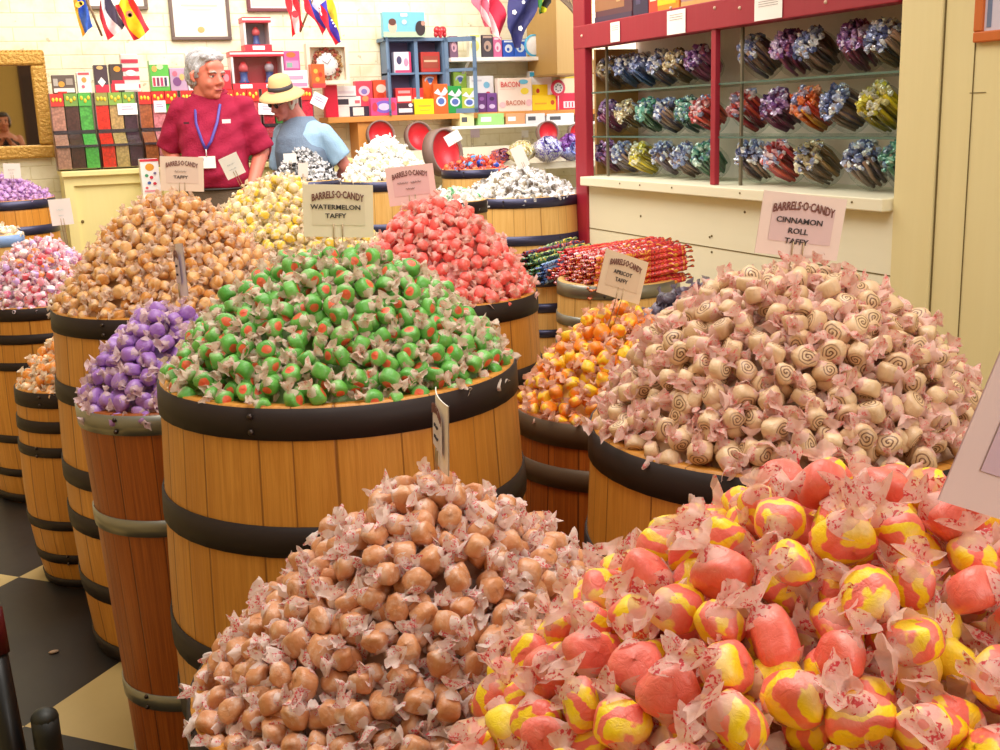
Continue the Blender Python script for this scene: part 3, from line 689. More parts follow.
SETS = {'p': (('#7a4a8c', '#b890cc', '#d8c8ea', '#50386a'), ('#8e3a64', '#7a3454', '#a85c80'), 'purple'), 's': (SIL, ('#7a6254', '#9c7c68', '#5e5062'), 'silver blue'),
 'r': (('#e8a8b0', '#c04848', '#f0d8e0', '#a8b0d8'), ('#b8303c', '#d85038', '#8a2430'), 'red'), 'y': (('#e8e0a8', '#d8d04a', '#f0f0e0', '#b8b8a8'), ('#e8d020', '#c8b018', '#a89820'), 'yellow'),
 'g': (('#8ac8b8', '#4a9080', '#d0e8e0', '#6a88a8'), ('#3a6a50', '#5a8060', '#3a4a48'), 'green'), 'o': (('#e89a78', '#d86a38', '#d8c8e0', '#8890c0'), ('#e07020', '#d84020', '#e8a030'), 'orange'),
 'b': (SIL, ('#3a5a90', '#4a4a60', '#5a70a0'), 'blue'), 't': (('#d8c8a0', '#a89878', '#ece4cc', '#8a90b0'), ('#7a5a38', '#a07a48', '#5a4430'), 'tan')}
zs = [z_sill, z_s2, z_s1]; rown = ['bottom', 'middle', 'top']; ordn = ['first', 'second', 'third', 'fourth', 'fifth', 'sixth', 'seventh']
JARS = {(0, 2): ((605, 't'), (622, 'b'), (640, 'b'), (657, 's'), (676, 't'), (696, 'p')), (0, 1): ((607, 'p'), (626, 't'), (645, 'g'), (665, 's'), (684, 'g'), (703, 'r')),
        (0, 0): ((604, 'p'), (622, 's'), (641, 'y'), (662, 's'), (682, 's'), (702, 'g')), (1, 2): ((754, 's'), (783, 'p'), (812, 's'), (849, 'p'), (883, 's')),
        (1, 1): ((744, 'r'), (775, 'p'), (808, 'o'), (841, 's'), (876, 'y')), (1, 0): ((747, 's'), (778, 'r'), (813, 't'), (857, 's'), (893, 'g'))}
for (bay, row), lst in JARS.items():
    for i, (px, k) in enumerate(lst):
        p = hx(px, 60 if row == 2 else 115 if row == 1 else 165, XR+.10); z = zs[row]
        sc_ = .93 if bay == 0 else 1.0
        root = empty('candy_jar', (XR+.17, p.y, z+.001), (0, 0, 0),
            '%s shelf of the %s cabinet bay, %s jar from the left, clear glass tilted forward' % (rown[row], 'left' if bay == 0 else 'right', ordn[i]), 'jar', 'candy jars in the red cabinet')
        T = TR(.035, 0, .046) @ R(0, math.radians(-52+random.uniform(-5, 5)), math.radians(random.uniform(-16, 10))) @ Matrix.Scale(sc_, 4)
        prof = [(.004, .003), (.045, 0), (.060, .012), (.072, .045), (.074, .085), (.068, .118), (.062, .128), (.066, .140), (.062, .141)]
        g = MB().lathe(prof, m_jar, 24, T); 
        zmin = min(v[2] for v in g.v); dz = -zmin
        g.v = [(v[0], v[1], v[2]+dz) for v in g.v]; g.build('glass_body', root)
        T2 = TR(0, 0, dz) @ T; cc = SETS[k]
        b1 = lolly(cc[0], jn); b1.v = [tuple(T2 @ Vector(v)) for v in b1.v]
        b2 = content(cc[1], jn+100); b2.v = [tuple(T2 @ Vector(v)) for v in b2.v]
        for mb_, nm in ((b1, 'lollipop_bunch'), (b2, 'candy_sticks')):
            o = mb_.build(nm); o.location = root.location
            tag(o, '%s %s in the %s jar of the %s shelf, %s bay' % (cc[2], 'wrapped sweets at the mouth' if mb_ is b1 else 'candy sticks', ordn[i], rown[row], 'left' if bay == 0 else 'right'), 'candy', None, 'stuff')
        jn += 1

# ------------------------------------------------------------------ price cards
m_card = M('#f6efe6', .55, var=.03); m_ink = M('#4a3236', .7); m_inkr = M('#7a4a44', .7); m_wire = M('#b09878', .35, .7)
def card(px, py, t, wpx, hpx, label, yaw=0, roll=0, tint='#f6efe6', head=None, lines=(), inner='#e6dcd6', stake=.08, pitch=0, hand='#3c3438', hs=1.0, bend=.0, wires=True, hx_=0):
    p = at(px, py, t); w_ = wpx/F*t; h_ = hpx/F*t
    root = empty('price_card', p, (math.radians(pitch), math.radians(roll), -YAW+math.radians(yaw)), label, 'sign')
    mb = MB(); m = M(tint, .55, var=.03); n = 8
    vs = []; 
    for side in (0, .0012):
        for i in range(n+1):
            u = i/n-.5
            for zz in (-h_/2, h_/2): vs.append((u*w_, side+bend*u*u*w_, zz))
    fs = []; k = 2*(n+1)
    for i in range(n):
        fs.append((2*i, 2*i+2, 2*i+3, 2*i+1)); fs.append((k+2*i, k+2*i+1, k+2*i+3, k+2*i+2))
        fs.append((2*i+1, 2*i+3, k+2*i+3, k+2*i+1)); fs.append((2*i, k+2*i, k+2*i+2, 2*i+2))
    mb.add(vs, fs, m); mb.build('card', root)
    if inner:
        MB().quad((-w_*.37, -.0008, -h_*.27), (w_*.38, -.0008, -h_*.27), (w_*.38, -.0008, h_*.28), (-w_*.37, -.0008, h_*.28), M(inner, .6, var=.03)).build('printed_panel', root)
    if head:
        o = link('lettering', text_mesh(head, h_*.17, m_inkr, bold=.0004), root, (hx_*w_, -.002, h_*.31)); bw_ = max(v.co.x for v in o.data.vertices)-min(v.co.x for v in o.data.vertices)
        sx_ = w_*.74/bw_; o.scale = (1, 1, 1)
        for v in o.data.vertices: v.co.x *= sx_; v.co.z = v.co.z*1.1-h_*.075*(v.co.x/(w_*.37))**2
    for i, ln in enumerate(lines):
        if ln.startswith('~'):
            L_ = .012*0+w_*.055*len(ln); zc = h_*(.07-.165*i*hs if hs == 1 else .08-.22*i)
            for sg in range(max(1, len(ln)//4)):
                a0_ = -L_/2+L_*sg/max(1, len(ln)//4); ll = L_/max(1, len(ln)//4)*.82
                MB().tube([(a0_+ll*q/14, -.0022, zc+h_*.028*math.sin(q*1.9+sg)*(1 if q % 3 else .5)) for q in range(15)], h_*.009, M(hand, .7), 4, flat=.3).build('scribble', root)
            continue
        o = link('lettering', text_mesh(ln, h_*.125*hs, M(hand, .7), stretch=1.15, bold=.0002), root, (hx_*w_-w_*.03, -.002, h_*(.07-.165*i*hs if hs == 1 else .08-.22*i)), (0, random.uniform(-.03, .03), 0))
    if wires:
        for sx in (-.045, .045):
            MB().tube([(sx*w_*1.4, -.002, h_*-.25), (sx*w_*1.4, -.0025, -h_*.5), (sx*w_*1.2, .004, -h_*.5-stake)], .0010, m_wire, 6).build('wire_stake', root)
    return root
BC = 'BARRELS\u00b7O\u00b7CANDY'
gt = pix(BARRELS['green'][:2]+(1.1,))[2]; ct = pix(BARRELS['cinn'][:2]+(1.1,))[2]; tt = pix(BARRELS['tan'][:2]+(1.1,))[2]; rt = pix(BARRELS['red'][:2]+(1.1,))[2]
card(338, 211, gt+.08, 71, 52, 'cream card reading watermelon taffy standing in the green taffy', -4, 2.5, '#f6ead2', BC, ('WATERMELON', 'TAFFY'), '#ecdfc6')
card(801, 226, ct+.02, 88, 62, 'white card reading cinnamon roll taffy in the heap at right', 8, 8.5, '#f6e2dc', BC, ('CINNAMON', 'ROLL', 'TAFFY'), '#e4c8cc')
card(623, 277, 2.38, 62, 44, 'slanted cream card reading apricot taffy in the orange and yellow heap', 38, 19, '#ecd4bc', BC, ('APRICOT', 'TAFFY'), '#e4cab2')
card(182, 174, tt+.05, 42, 34, 'cream card behind the top of the golden tan heap', 10, 4, '#efdccb', BC, ('~~~~~~', 'TAFFY'), '#e6d0c2')
card(411, 185, rt+.05, 50, 38, 'pink card standing at the top of the coral red heap', -12, -5, '#f4cfcc', BC, ('~~~~~~~~~~', '~~~~'), '#e8bdc0')
card(178, 270, 2.30, 40, 52, 'narrow lilac-white card seen nearly edge-on in the purple taffy', -66, -6, '#e4d4dc', BC, ('~~~~~~', '~~~~~~'), '#d4c2d4', bend=.4)
card(438, 432, 1.26, 52, 76, 'white card seen nearly edge-on in the caramel brown taffy', -74, 9, '#f0e6dc', BC, ('~~~~~~', '~~~~~~'), '#d8ccd0', bend=.3, stake=.05)
card(1070, 449, .66, 228, 178, 'large lilac-white card at the right edge in the striped taffy', 8, 21, '#f2dade', BC, ('~~~~~~~~~~', '~~~~~~'), '#dcc0d6', wires=False)
card(12, 171, 5.7, 17, 15, 'small white card on the lilac heap', 0, 2, '#fbf4f4', None, ('~~~~~~~~', '~~~~~~'), None, wires=True, hs=1.01)
card(61, 212, 4.4, 21, 26, 'white card standing in the mixed pink heap at left', 10, -3, '#ffffff', None, ('~~~~~~~', '~~~~~'), None, hs=1.01, hand='#7ab8c0')
card(232, 166, 3.66, 20, 22, 'small white tilted card in the buttery yellow heap', 0, -22, '#f2f4f6', None, ('~~~~~~~~', '~~~~~~~~'), None, hs=1.01, hand='#7a98b0')
card(303, 170, 4.75, 10, 14, 'tiny white card in the small red candy heap', 0, 3, '#ffffff', None, (), None)
card(290, 158, 5.45, 13, 9, 'small white card leaning at the foot of the woman', 0, 0, '#fbfbfb', None, (), None)
card(453, 138, 6.2, 16, 11, 'white card leaning on the red lid over the foil candy', 0, -28, '#ffffff', None, (), None)
card(520, 157, 5.5, 13, 22, 'white tilted card in the silver candy heap', 10, -22, '#ffffff', None, (), None)
card(523, 134, pix(hy(523, 134, YB-.004))[2], 11, 7, 'tiny white card above the purple ribbon bags', 0, 0, '#ffffff', None, (), None)
card(472, 133, pix(hy(472, 133, YB-.004))[2], 15, 9, 'pale lilac card hanging below the white shelf', 0, 0, '#dccce4', None, (), None)
# ------------------------------------------------------------------ counter, dispensers and shelves on the back wall
def rect(x0, y0, x1, y1, Y):
    my = (y0+y1)/2; mx = (x0+x1)/2
    return hy(x0, my, Y).x, hy(x1, my, Y).x, hy(mx, y1, Y).z, hy(mx, y0, Y).z
m_cy = board_mat('counter_cream', '#e2d48a', '#efe3a4')
YC = 6.62
Zc = hy(100, 170, YC).z; cx0 = hy(65, 190, YC).x; cx1 = cx0+1.62
t = empty('counter', ((cx0+cx1)/2, YC, 0), (0, 0, 0), 'cream yellow panelled counter below the jelly bean dispensers', 'counter'); ox = (cx0+cx1)/2
hw = (cx1-cx0)/2
MB().box((-hw, .03, 0), (hw, .50, Zc-.03), m_cy).build('body', t)
MB().box((-hw-.01, -.01, Zc-.03), (hw+.01, .50, Zc), m_cy, bev=.004).build('worktop', t)
for i in range(3):
    a = -hw+i*2*hw/3; b_ = a+2*hw/3; mb = MB()
    mb.box((a, .012, 0), (a+.05, .03, Zc-.03), m_cy); mb.box((b_-.02, .012, 0), (b_, .03, Zc-.03), m_cy); mb.box((a+.05, .012, Zc-.08), (b_-.02, .03, Zc-.03), m_cy); mb.box((a+.05, .012, .02), (b_-.02, .03, .12), m_cy)
    mb.build('front_frame', t)
p = hy(83, 222, YC); MB().ball((p.x-ox, .03, p.z), .009, m_seam, 8, 6).build('knob_hole', t)

# mirror
mk = NT('mirror_glass'); mk.set(Metallic=1.0, Roughness=.02); mk.base(srgb('#e8e0cc'))
gk = NT('gilt'); nz = gk.noise(60, gk.obj(), 4); gk.base(gk.mix(nz, srgb('#a8742a'), srgb('#e0b45c'))); gk.set(Metallic=.35, Roughness=.4); gk.bump(nz, .8, .01)
mx0, mx1, mz0, mz1 = rect(-60, 52, 49, 160, YB-.04)
t = empty('wall_mirror', ((mx0+mx1)/2, YB-.002, mz0), (0, 0, 0), 'large gold framed mirror on the brick wall at upper left', 'mirror')
W, Hh = mx1-mx0, mz1-mz0; fw = .075; mb = MB()
for (a, b_) in (((-W/2, -.05, 0), (W/2, 0, fw)), ((-W/2, -.05, Hh-fw), (W/2, 0, Hh)), ((-W/2, -.05, fw), (-W/2+fw, 0, Hh-fw)), ((W/2-fw, -.05, fw), (W/2, 0, Hh-fw))): mb.box(a, b_, gk.m, bev=.012)
for i in range(26): mb.ball((-W/2+W*(i+.5)/26, -.03, Hh+.001), (.016, .012, .010), gk.m, 8, 5)
for i in range(26): mb.ball((W/2, -.03, Hh*(i+.5)/26), (.008, .012, .016), gk.m, 8, 5)
mb.build('gilt_frame', t)
MB().box((-W/2+fw-.005, -.018, fw-.005), (W/2-fw+.005, -.012, Hh-fw+.005), mk.m).build('mirror_glass', t)

# boxes and packets
def prod(name, label, cat, x0, y0, x1, y1, Y, dep, color, deco=(), z=None, group=None, rot=0, txt=None, tc='#ffffff', rough=.35):
    X0, X1, Z0, Z1 = rect(x0, y0, x1, y1, Y)
    if z is not None: Z1 += (z-Z0)*0; Z0 = z
    w_, h_ = X1-X0, max(.02, Z1-Z0)
    t = link(name, None or MB().box((-w_/2, 0, 0), (w_/2, dep, h_), M(color, rough, var=.05), bev=min(.003, w_*.08)).mesh(name), None, ((X0+X1)/2, Y, Z0+.0005), (0, 0, rot))
    tag(t, label, cat, group)
    if deco:
        mb = MB(); k = 0
        for d in deco:
            k += 1; yy = -.0006*k-.0005
            if d[0] == 'r': mb.quad((-w_/2+d[1]*w_, yy, d[2]*h_), (-w_/2+d[3]*w_, yy, d[2]*h_), (-w_/2+d[3]*w_, yy, d[4]*h_), (-w_/2+d[1]*w_, yy, d[4]*h_), M(d[5], .4))
            elif d[0] == 'e': mb.disc((-w_/2+d[1]*w_, yy, d[2]*h_), d[3]*w_, M(d[5], .4), 18, ry=d[4]*h_)
            elif d[0] == 'q': mb.add([(-w_/2+u*w_, yy, v*h_) for u, v in d[1]], [tuple(range(len(d[1])))], M(d[2], .4))
        mb.build('printed_front', t)
    if txt:
        me = text_mesh(txt[0], h_*txt[1], M(tc, .5), bold=.0006); xs = [v.co.x for v in me.vertices]; bw_ = max(xs)-min(xs)
        o = link('lettering', me, t, (-w_/2+txt[2]*w_, -.006, txt[3]*h_)); o.scale = (txt[4]*w_/bw_, 1, 1)
    return t
# jelly bean dispensers
YD = 6.78; zD1 = hy(120, 92, YD).z; cols_ = [('#c08a76', '#d83a34'), ('#55342c', '#7aa04c'), ('#58b84e', '#58b84e'), ('#ee2c14', '#9a9a50'), ('#c8a468', '#8ab04c'), ('#4a2a38', '#7aa84c'),
    ('#b0623a', '#e03028'), ('#e48a94', '#e03028'), ('#4cae34', '#e03028'), ('#e0a030', '#e03028'), ('#c83c50', '#e03028'), ('#d8c040', '#e03028'), ('#e08a20', '#e03028'), ('#3c5a2c', '#e03028'), ('#e0606a', '#e03028'), ('#b82c3a', '#e03028'), ('#3a7a34', '#e03028'), ('#e02848', '#e03028')]
pb = M('#ffffff')
def beans(c):
    k = NT('jelly_beans'); v = k.new('ShaderNodeTexVoronoi'); v.inputs['Scale'].default_value = 75; k.l.new(k.obj(), v.inputs['Vector'])
    r_ = srgb(c); k.base(k.mix(k.math('MULTIPLY', v.outputs['Distance'], 1.2, clamp=True), tuple(min(1, x*1.15) for x in r_[:3])+(1,), tuple(x*.6 for x in r_[:3])+(1,)))
    k.bump(v.outputs['Distance'], -.5, .006); k.set(Roughness=.3); return k.m
xw = hy(136.6, 130, YD).x-hy(53, 130, YD).x; u_w = xw/2
xs0 = hy(53, 130, YD).x
m_acr = clear_mat('acrylic', '#eaf0ee', .3, .06); m_dk = M('#3a2e34', .3)
for uidx in range(7):
    ncol = 3 if uidx < 6 else 1; u_w = xw/2*ncol/3
    X0 = xs0+uidx*(xw/2+.012)
    lab = ['first', 'second', 'third', 'fourth', 'fifth', 'sixth', 'last narrow'][uidx]+' clear jelly bean dispenser from the mirror, three coloured columns' if uidx < 6 else 'narrow one-column jelly bean dispenser by the wooden shelf'
    t = empty('bean_dispenser', (X0+u_w/2, YD, Zc), (0, 0, 0), lab, 'dispenser', 'jelly bean dispensers on the counter')
    cw = u_w/ncol; Ht = zD1-Zc
    for j in range(ncol):
        c, tk = cols_[min(17, uidx*3+j)]; xa = -u_w/2+j*cw
        mb = MB(); bmt = beans(c)
        mb.box((xa+.003, .0, Ht*.48), (xa+cw-.003, .16, Ht-.07), bmt)
        mb.add([(xa+.003, -.12, 0.012), (xa+cw-.003, -.12, .012), (xa+cw-.003, -.12, Ht*.30), (xa+.003, -.12, Ht*.30), (xa+.003, 0, Ht*.48), (xa+cw-.003, 0, Ht*.48), (xa+.003, .16, .012), (xa+cw-.003, .16, .012), (xa+.003, .16, Ht*.48), (xa+cw-.003, .16, Ht*.48)],
               [(0, 1, 2, 3), (3, 2, 5, 4), (0, 3, 4, 8, 6), (1, 7, 9, 5, 2), (0, 6, 7, 1), (6, 8, 9, 7)], bmt)
        mb.build('bean_column', t)
        MB().box((xa+.002, -.006, Ht-.07), (xa+cw-.002, .16, Ht-.002), M(tk, .4)).build('flavour_ticket', t)
        mb = MB()
        for q in range(3): mb.ball((xa+cw*(.25+.25*q), -.008, Ht-.035+.008*math.sin(q*3+j)), (.008, .003, .012), M('#f4d040', .4), 8, 5)
        mb.build('ticket_print', t)
    mb = MB(); mb.box((-u_w/2, -.128, Ht*.30), (u_w/2, -.122, Ht*.33), m_dk); mb.box((-u_w/2, -.01, Ht*.47), (u_w/2, -.002, Ht*.52), m_dk); mb.build('lid_edge', t)
    mb = MB()
    for xx in (-u_w/2, u_w/2-.004): mb.box((xx, -.01, 0), (xx+.004, .17, Ht), M('#7a5a5a', .3))
    mb.build('side_panel', t)
    mb = MB(); mb.quad((-u_w/2, -.135, .01), (u_w/2, -.135, .01), (u_w/2, -.135, Ht*.30), (-u_w/2, -.135, Ht*.30), m_acr); mb.quad((-u_w/2, -.135, Ht*.30), (u_w/2, -.135, Ht*.30), (u_w/2, -.012, Ht*.50), (-u_w/2, -.012, Ht*.50), m_acr)
    mb.build('clear_lid', t)
for (px, py, w_, h_, l_, ro) in ((127.5, 109, 18, 10.5, 'white flavour card on the second dispenser from the mirror', 0), (160, 106.5, 11, 11, 'white flavour card beside the sleeve of the man in a red shirt', 0),
                     (268, 109, 19, 11, 'white flavour card between the man and the woman', 3), (319, 100.5, 15, 13, 'white tilted card beside the shoulder of the woman', 28)):
    p = hy(px, py, YD-.012); W2, H2 = w_/F*6.6, h_/F*6.6
    t = empty('flavour_card', p, (0, math.radians(ro), 0), l_, 'sign'); MB().box((-W2/2, 0, -H2/2), (W2/2, .0015, H2/2), M('#ffffff', .5, var=.02)).build('card', t)
    MB().box((-W2*.3, -.001, -H2*.05), (W2*.3, 0, H2*.05), M('#b8a8c8', .6)).build('printed_line', t)
    MB().box((-W2*.3, -.001, H2*.15), (W2*.2, 0, H2*.24), M('#b8a8c8', .6)).build('printed_line', t)

YT = YD+.01; zt = zD1-.001
gB = 'packaged sweets on top of the dispensers'
D = [
 ('sweets_box', 'small brown and silver box at left end on top of the dispensers', 52, 75, 75, 89.5, '#6a5a52', (('r', .05, .05, .95, .28, '#f0ece8'), ('e', .4, .5, .14, .16, '#e0a040'), ('r', .05, .4, .25, .8, '#b8b0a8'), ('r', .6, .45, .9, .8, '#a89a90'), ('r', .2, 0, .6, .1, '#d83028'))),
 ('sweets_box', 'white sweets box with a pink mark on top of the dispensers', 77, 72, 91, 89.5, '#f6eeee', (('e', .5, .62, .18, .13, '#e8a050'), ('e', .4, .3, .12, .08, '#d86a80'), ('r', .1, .86, .9, .97, '#e06068'))),
 ('sweets_box', 'dark box with white diamond on top of the dispensers', 94.5, 65, 108, 89.5, '#4e3a44', (('r', 0, 0, 1, .28, '#d8304c'), ('q', ((.5, .2), (.8, .38), (.5, .56), (.2, .38)), '#ffffff'), ('e', .45, .9, .25, .07, '#e8c080'))),
 ('sweets_box', 'dark and red box with orange spot on top of the dispensers', 110, 64, 124, 89.5, '#50403c', (('r', 0, 0, .5, .3, '#d02838'), ('e', .55, .82, .25, .10, '#f0a030'), ('r', .1, .25, 1, .42, '#d83048'))),
 ('striped_bag', 'red and white striped bag on top of the dispensers', 122, 54, 139, 89.5, '#e8dede', tuple(('r', 0, .1+.22*i, 1, .2+.22*i, '#c83850') for i in range(4))+(('e', .5, .5, .3, .08, '#ffffff'), ('r', -.5, .05, .9, .22, '#f2e8e8'))),
 ('green_box', 'green packet with row of candy pictures on top of the dispensers', 150, 60, 169, 89, '#5cb848', (('r', 0, .85, 1, 1, '#d8e0d0'), ('e', .25, .72, .14, .10, '#e8a858'), ('e', .55, .78, .18, .09, '#b8f0a8'), ('r', .08, .15, .95, .48, '#e8e0e0'))+tuple(('r', .12+.2*i, .17, .25+.2*i, .44, c) for i, c in enumerate(('#c83850', '#7a3a58', '#b83a6a', '#3a3a58')))),
 ('purple_bag', 'purple packet behind the left shoulder of the man', 170, 68, 187, 88, '#b89ab8', (('e', .4, .4, .25, .2, '#7a4a80'), ('e', .7, .6, .15, .15, '#e8b070'), ('e', .3, .75, .15, .12, '#d86a80'))),
 ('white_bag', 'white spotted packet behind the head of the man', 187, 53, 203, 88, '#f4f2f6', (('e', .4, .6, .1, .05, '#6a80b8'), ('e', .6, .4, .1, .05, '#c86080'), ('e', .35, .3, .08, .04, '#4a4a60'), ('e', .5, .8, .2, .08, '#e8b070'))),
 ('purple_box', 'pink purple box to the right of the toy dispenser boxes', 284, 51, 300, 71, '#c860a0', (('e', .45, .8, .3, .14, '#e8743c'), ('r', .1, .1, .9, .5, '#d890c0'), ('r', .15, .15, .5, .4, '#8ab0a0'))),
 ('white_box', 'white and pink box beside the hat of the woman', 284, 70.5, 308, 87, '#f4e4ec', (('r', .05, .1, .95, .3, '#e090b8'), ('r', .2, .5, .8, .7, '#d8a0c0'))),
 ('orange_box', 'orange spotted box in front of the clock', 312, 64, 325, 87, '#e86a34', (('e', .3, .7, .16, .1, '#f0c050'), ('e', .65, .55, .16, .1, '#d83828'), ('e', .4, .35, .16, .1, '#f4b048'), ('r', 0, 0, 1, .18, '#d84048'))),
 ('red_bag', 'shiny red packet beside the ear of the man', 222, 70, 231, 88, '#d82838', (('e', .5, .6, .3, .2, '#f08090'),)),
]
for nm, lb, x0, y0, x1, y1, c, de in D:
    yy = YT+(.07 if nm in ('white_box',) else 0)
    prod('sweets_box' if 'box' in nm else 'sweets_packet', lb, 'box' if 'box' in nm else 'packet', x0, y0, x1, y1, YT, .08, c, de, zt if 'purple box' not in lb else hy(295, 70.5, YT).z+.001, gB)
# toy dispensers in window boxes
def toybox(x0, y0, x1, y1, z, n, lb):
    X0, X1, Z0, Z1 = rect(x0, y0, x1, y1, YT); w_, h_ = X1-X0, Z1-z; d_ = .12
    t = empty('toy_box', ((X0+X1)/2, YT, z), (0, 0, 0), lb, 'box', 'toy dispensers in red window boxes')
    mr = M('#d42c40', .4); mb = MB(); mb.box((-w_/2, 0, 0), (w_/2, d_, .035), mr); mb.box((-w_/2, d_-.005, 0), (w_/2, d_, h_), M('#8a7a8c' if n == 1 else '#b82840', .4)); mb.box((-w_/2-.004, -.004, h_-.03), (w_/2+.004, d_, h_), mr)
    mb.box((-w_/2, 0, .035), (-w_/2+.012, d_, h_-.03), M('#e8d8dc', .4)); mb.box((w_/2-.012, 0, .035), (w_/2, d_, h_-.03), M('#e8d8dc', .4)); mb.box((-w_/2-.005, -.006, h_-.018), (w_/2+.005, -.003, h_-.008), M('#f4e8ea', .4)); mb.build('carton', t)
    MB().quad((-w_/2+.01, -.001, .035), (w_/2-.01, -.001, .035), (w_/2-.01, -.001, h_-.03), (-w_/2+.01, -.001, h_-.03), m_acr).build('clear_window', t)
    for i in range(n):
        MB().box((-w_/2+w_*(i+.5)/n-.035, -.003, .006), (-w_/2+w_*(i+.5)/n+.035, 0, .028), M('#ffffff', .4)).build('white_label', t)
        c = (-w_/2+w_*(i+.5)/n); mb = MB(); k = (h_-.07)/.16
        mb.lathe([(.002, 0), (.032*k, 0), (.032*k, .012*k), (.024*k, .02*k), (.024*k, .062*k), (.03*k, .07*k)], M('#4a5aa0', .3), 16, TR(c, .05, .036))
        mb.ball((c, .05, .036+.095*k), .032*k, M('#e8606a' if i == 0 else '#b8a0b0', .2), 14, 9); mb.lathe([(.02*k, .118*k), (.016*k, .132*k), (.002, .137*k)], M('#d82838', .3), 14, TR(c, .05, .036)); mb.build('gumball_machine', t)
        if n > 1: MB().box((c-.002, .02, .04), (c+.002, .022, .05), mr).build('tab', t)
    return h_
hh = toybox(232, 51, 284, 91, zt, 2, 'red window box with two toy gumball machines behind the man')
toybox(244, 17, 271, 50, zt+hh+.001, 1, 'smaller window box with one toy gumball machine, stacked on the wide one')

# clock in a box frame
X0, X1, Z0, Z1 = rect(308, 43, 350, 84, YT+.12); w_, h_ = X1-X0, Z1-zt
t = empty('wall_clock', ((X0+X1)/2, YT+.20, Z0), (0, 0, 0), 'round white clock with brown wreath in a cream square frame', 'clock'); h_ = Z1-Z0
mb = MB()
for (a, b_) in (((-w_/2, -.06, 0), (w_/2, 0, .022)), ((-w_/2, -.06, h_-.022), (w_/2, 0, h_)), ((-w_/2, -.06, .022), (-w_/2+.022, 0, h_-.022)), ((w_/2-.022, -.06, .022), (w_/2, 0, h_-.022))): mb.box(a, b_, M('#f2e8d4', .5))
mb.build('box_frame', t); MB().box((-w_/2+.02, -.01, .02), (w_/2-.02, -.002, h_-.02), M('#efe4cc', .6)).build('backing', t)
mb = MB(); mw = [M('#8a5a3a', .6, var=.4), M('#b08a58', .6, var=.4), M('#a04838', .6, var=.4)]; rg = random.Random(3)
for i in range(110):
    a = rg.uniform(0, 6.28); q = .083+rg.uniform(-.014, .014); mb.ball((q*math.cos(a), -.03+rg.uniform(-.01, .01), h_/2+q*math.sin(a)), rg.uniform(.007, .012), rg.choice(mw), 6, 4)
mb.build('wreath', t)
mb = MB(); mb.lathe([(.001, .004), (.068, .004), (.070, 0), (.070, -.01)], M('#fbfbf8', .4), 32, TR(0, -.03, h_/2) @ R(PI/2, 0, 0)); mb.build('clock_face', t)
for i in range(12):
    a = i*PI/6; mb = MB(); mb.box((-.002, -.036, .054), (.002, -.035, .062), M('#8a8088', .5)); mb.v = [(v[0]*math.cos(a)+v[2]*math.sin(a), v[1], h_/2-v[0]*math.sin(a)+v[2]*math.cos(a)) for v in mb.v]; mb.build('hour_mark', t)
MB().tube([(0, -.038, h_/2), (-.032, -.038, h_/2+.022)], .002, M('#8a8494', .5), 6).build('hand', t); MB().tube([(0, -.039, h_/2), (.024, -.039, h_/2+.030)], .002, M('#8a8494', .5), 6).build('hand', t)

# framed certificates
def frame(x0, y0, x1, y1, lb, fc, inner, deco=(), Y=YB-.03, cat='picture'):
    X0, X1, Z0, Z1 = rect(x0, y0, x1, y1, Y); w_, h_ = X1-X0, Z1-Z0
    t = empty('framed_certificate', ((X0+X1)/2, Y+.028, Z0), (0, 0, 0), lb, cat); m = M(fc, .4); f_ = .02; mb = MB()
    for (a, b_) in (((-w_/2, -.03, 0), (w_/2, 0, f_)), ((-w_/2, -.03, h_-f_), (w_/2, 0, h_)), ((-w_/2, -.03, f_), (-w_/2+f_, 0, h_-f_)), ((w_/2-f_, -.03, f_), (w_/2, 0, h_-f_))): mb.box(a, b_, m, bev=.003)
    mb.build('frame', t); mb = MB(); mb.box((-w_/2+f_, -.012, f_), (w_/2-f_, -.006, h_-f_), M(inner, .5)); mb.build('print', t)
    k = 0; mb = MB()
    for d in deco:
        k += 1; yy = -.0125-.0005*k
        if d[0] == 'r': mb.box((-w_/2+d[1]*w_, yy, d[2]*h_), (-w_/2+d[3]*w_, -.012, d[4]*h_), M(d[5], .5))
        else: mb.disc((-w_/2+d[1]*w_, yy, d[2]*h_), d[3]*w_, M(d[5], .5), 18, ry=d[4]*h_)
    if deco: mb.build('printed_mark', t)
frame(168.5, -36, 229, 40, 'dark framed certificate with pale print on the brick wall', '#6a5650', '#efe8da', (('e', .5, .66, .14, .09, '#a09898'), ('e', .5, .70, .07, .05, '#746c70'), ('r', .2, .45, .8, .475, '#c8c0b4'), ('r', .3, .40, .7, .415, '#d0c8bc'), ('e', .5, .14, .06, .04, '#e8a868')))
frame(84, -40, 146, 9.5, 'dark framed picture at the top edge behind the three flags', '#6e5a50', '#f4f0ea')
frame(246, -34, 299, 11.5, 'dark red framed picture at the top edge above the toy boxes', '#70303a', '#f0e0dc', (('r', .1, .12, .9, .6, '#e8c4c0'),))
p0 = hx(972, 43, XR-.02); ph = .5; pw = .45
t = empty('framed_picture', (XR, p0.y-pw/2, p0.z), (0, 0, -PI/2), 'orange wooden framed picture on the cream wall at top right', 'picture'); mb = MB(); mo = board_mat('orange_wood', '#b8581c', '#d8742c')
for (a, b_) in (((-pw/2, -.02, 0), (pw/2, 0, .03)), ((-pw/2, -.02, ph-.03), (pw/2, 0, ph)), ((-pw/2, -.02, .03), (-pw/2+.03, 0, ph-.03)), ((pw/2-.03, -.02, .03), (pw/2, 0, ph-.03))): mb.box(a, b_, mo, bev=.004)
mb.build('frame', t); MB().box((-pw/2+.03, -.008, .03), (pw/2-.03, -.002, ph-.03), M('#cfc6d8', .4)).build('print', t)
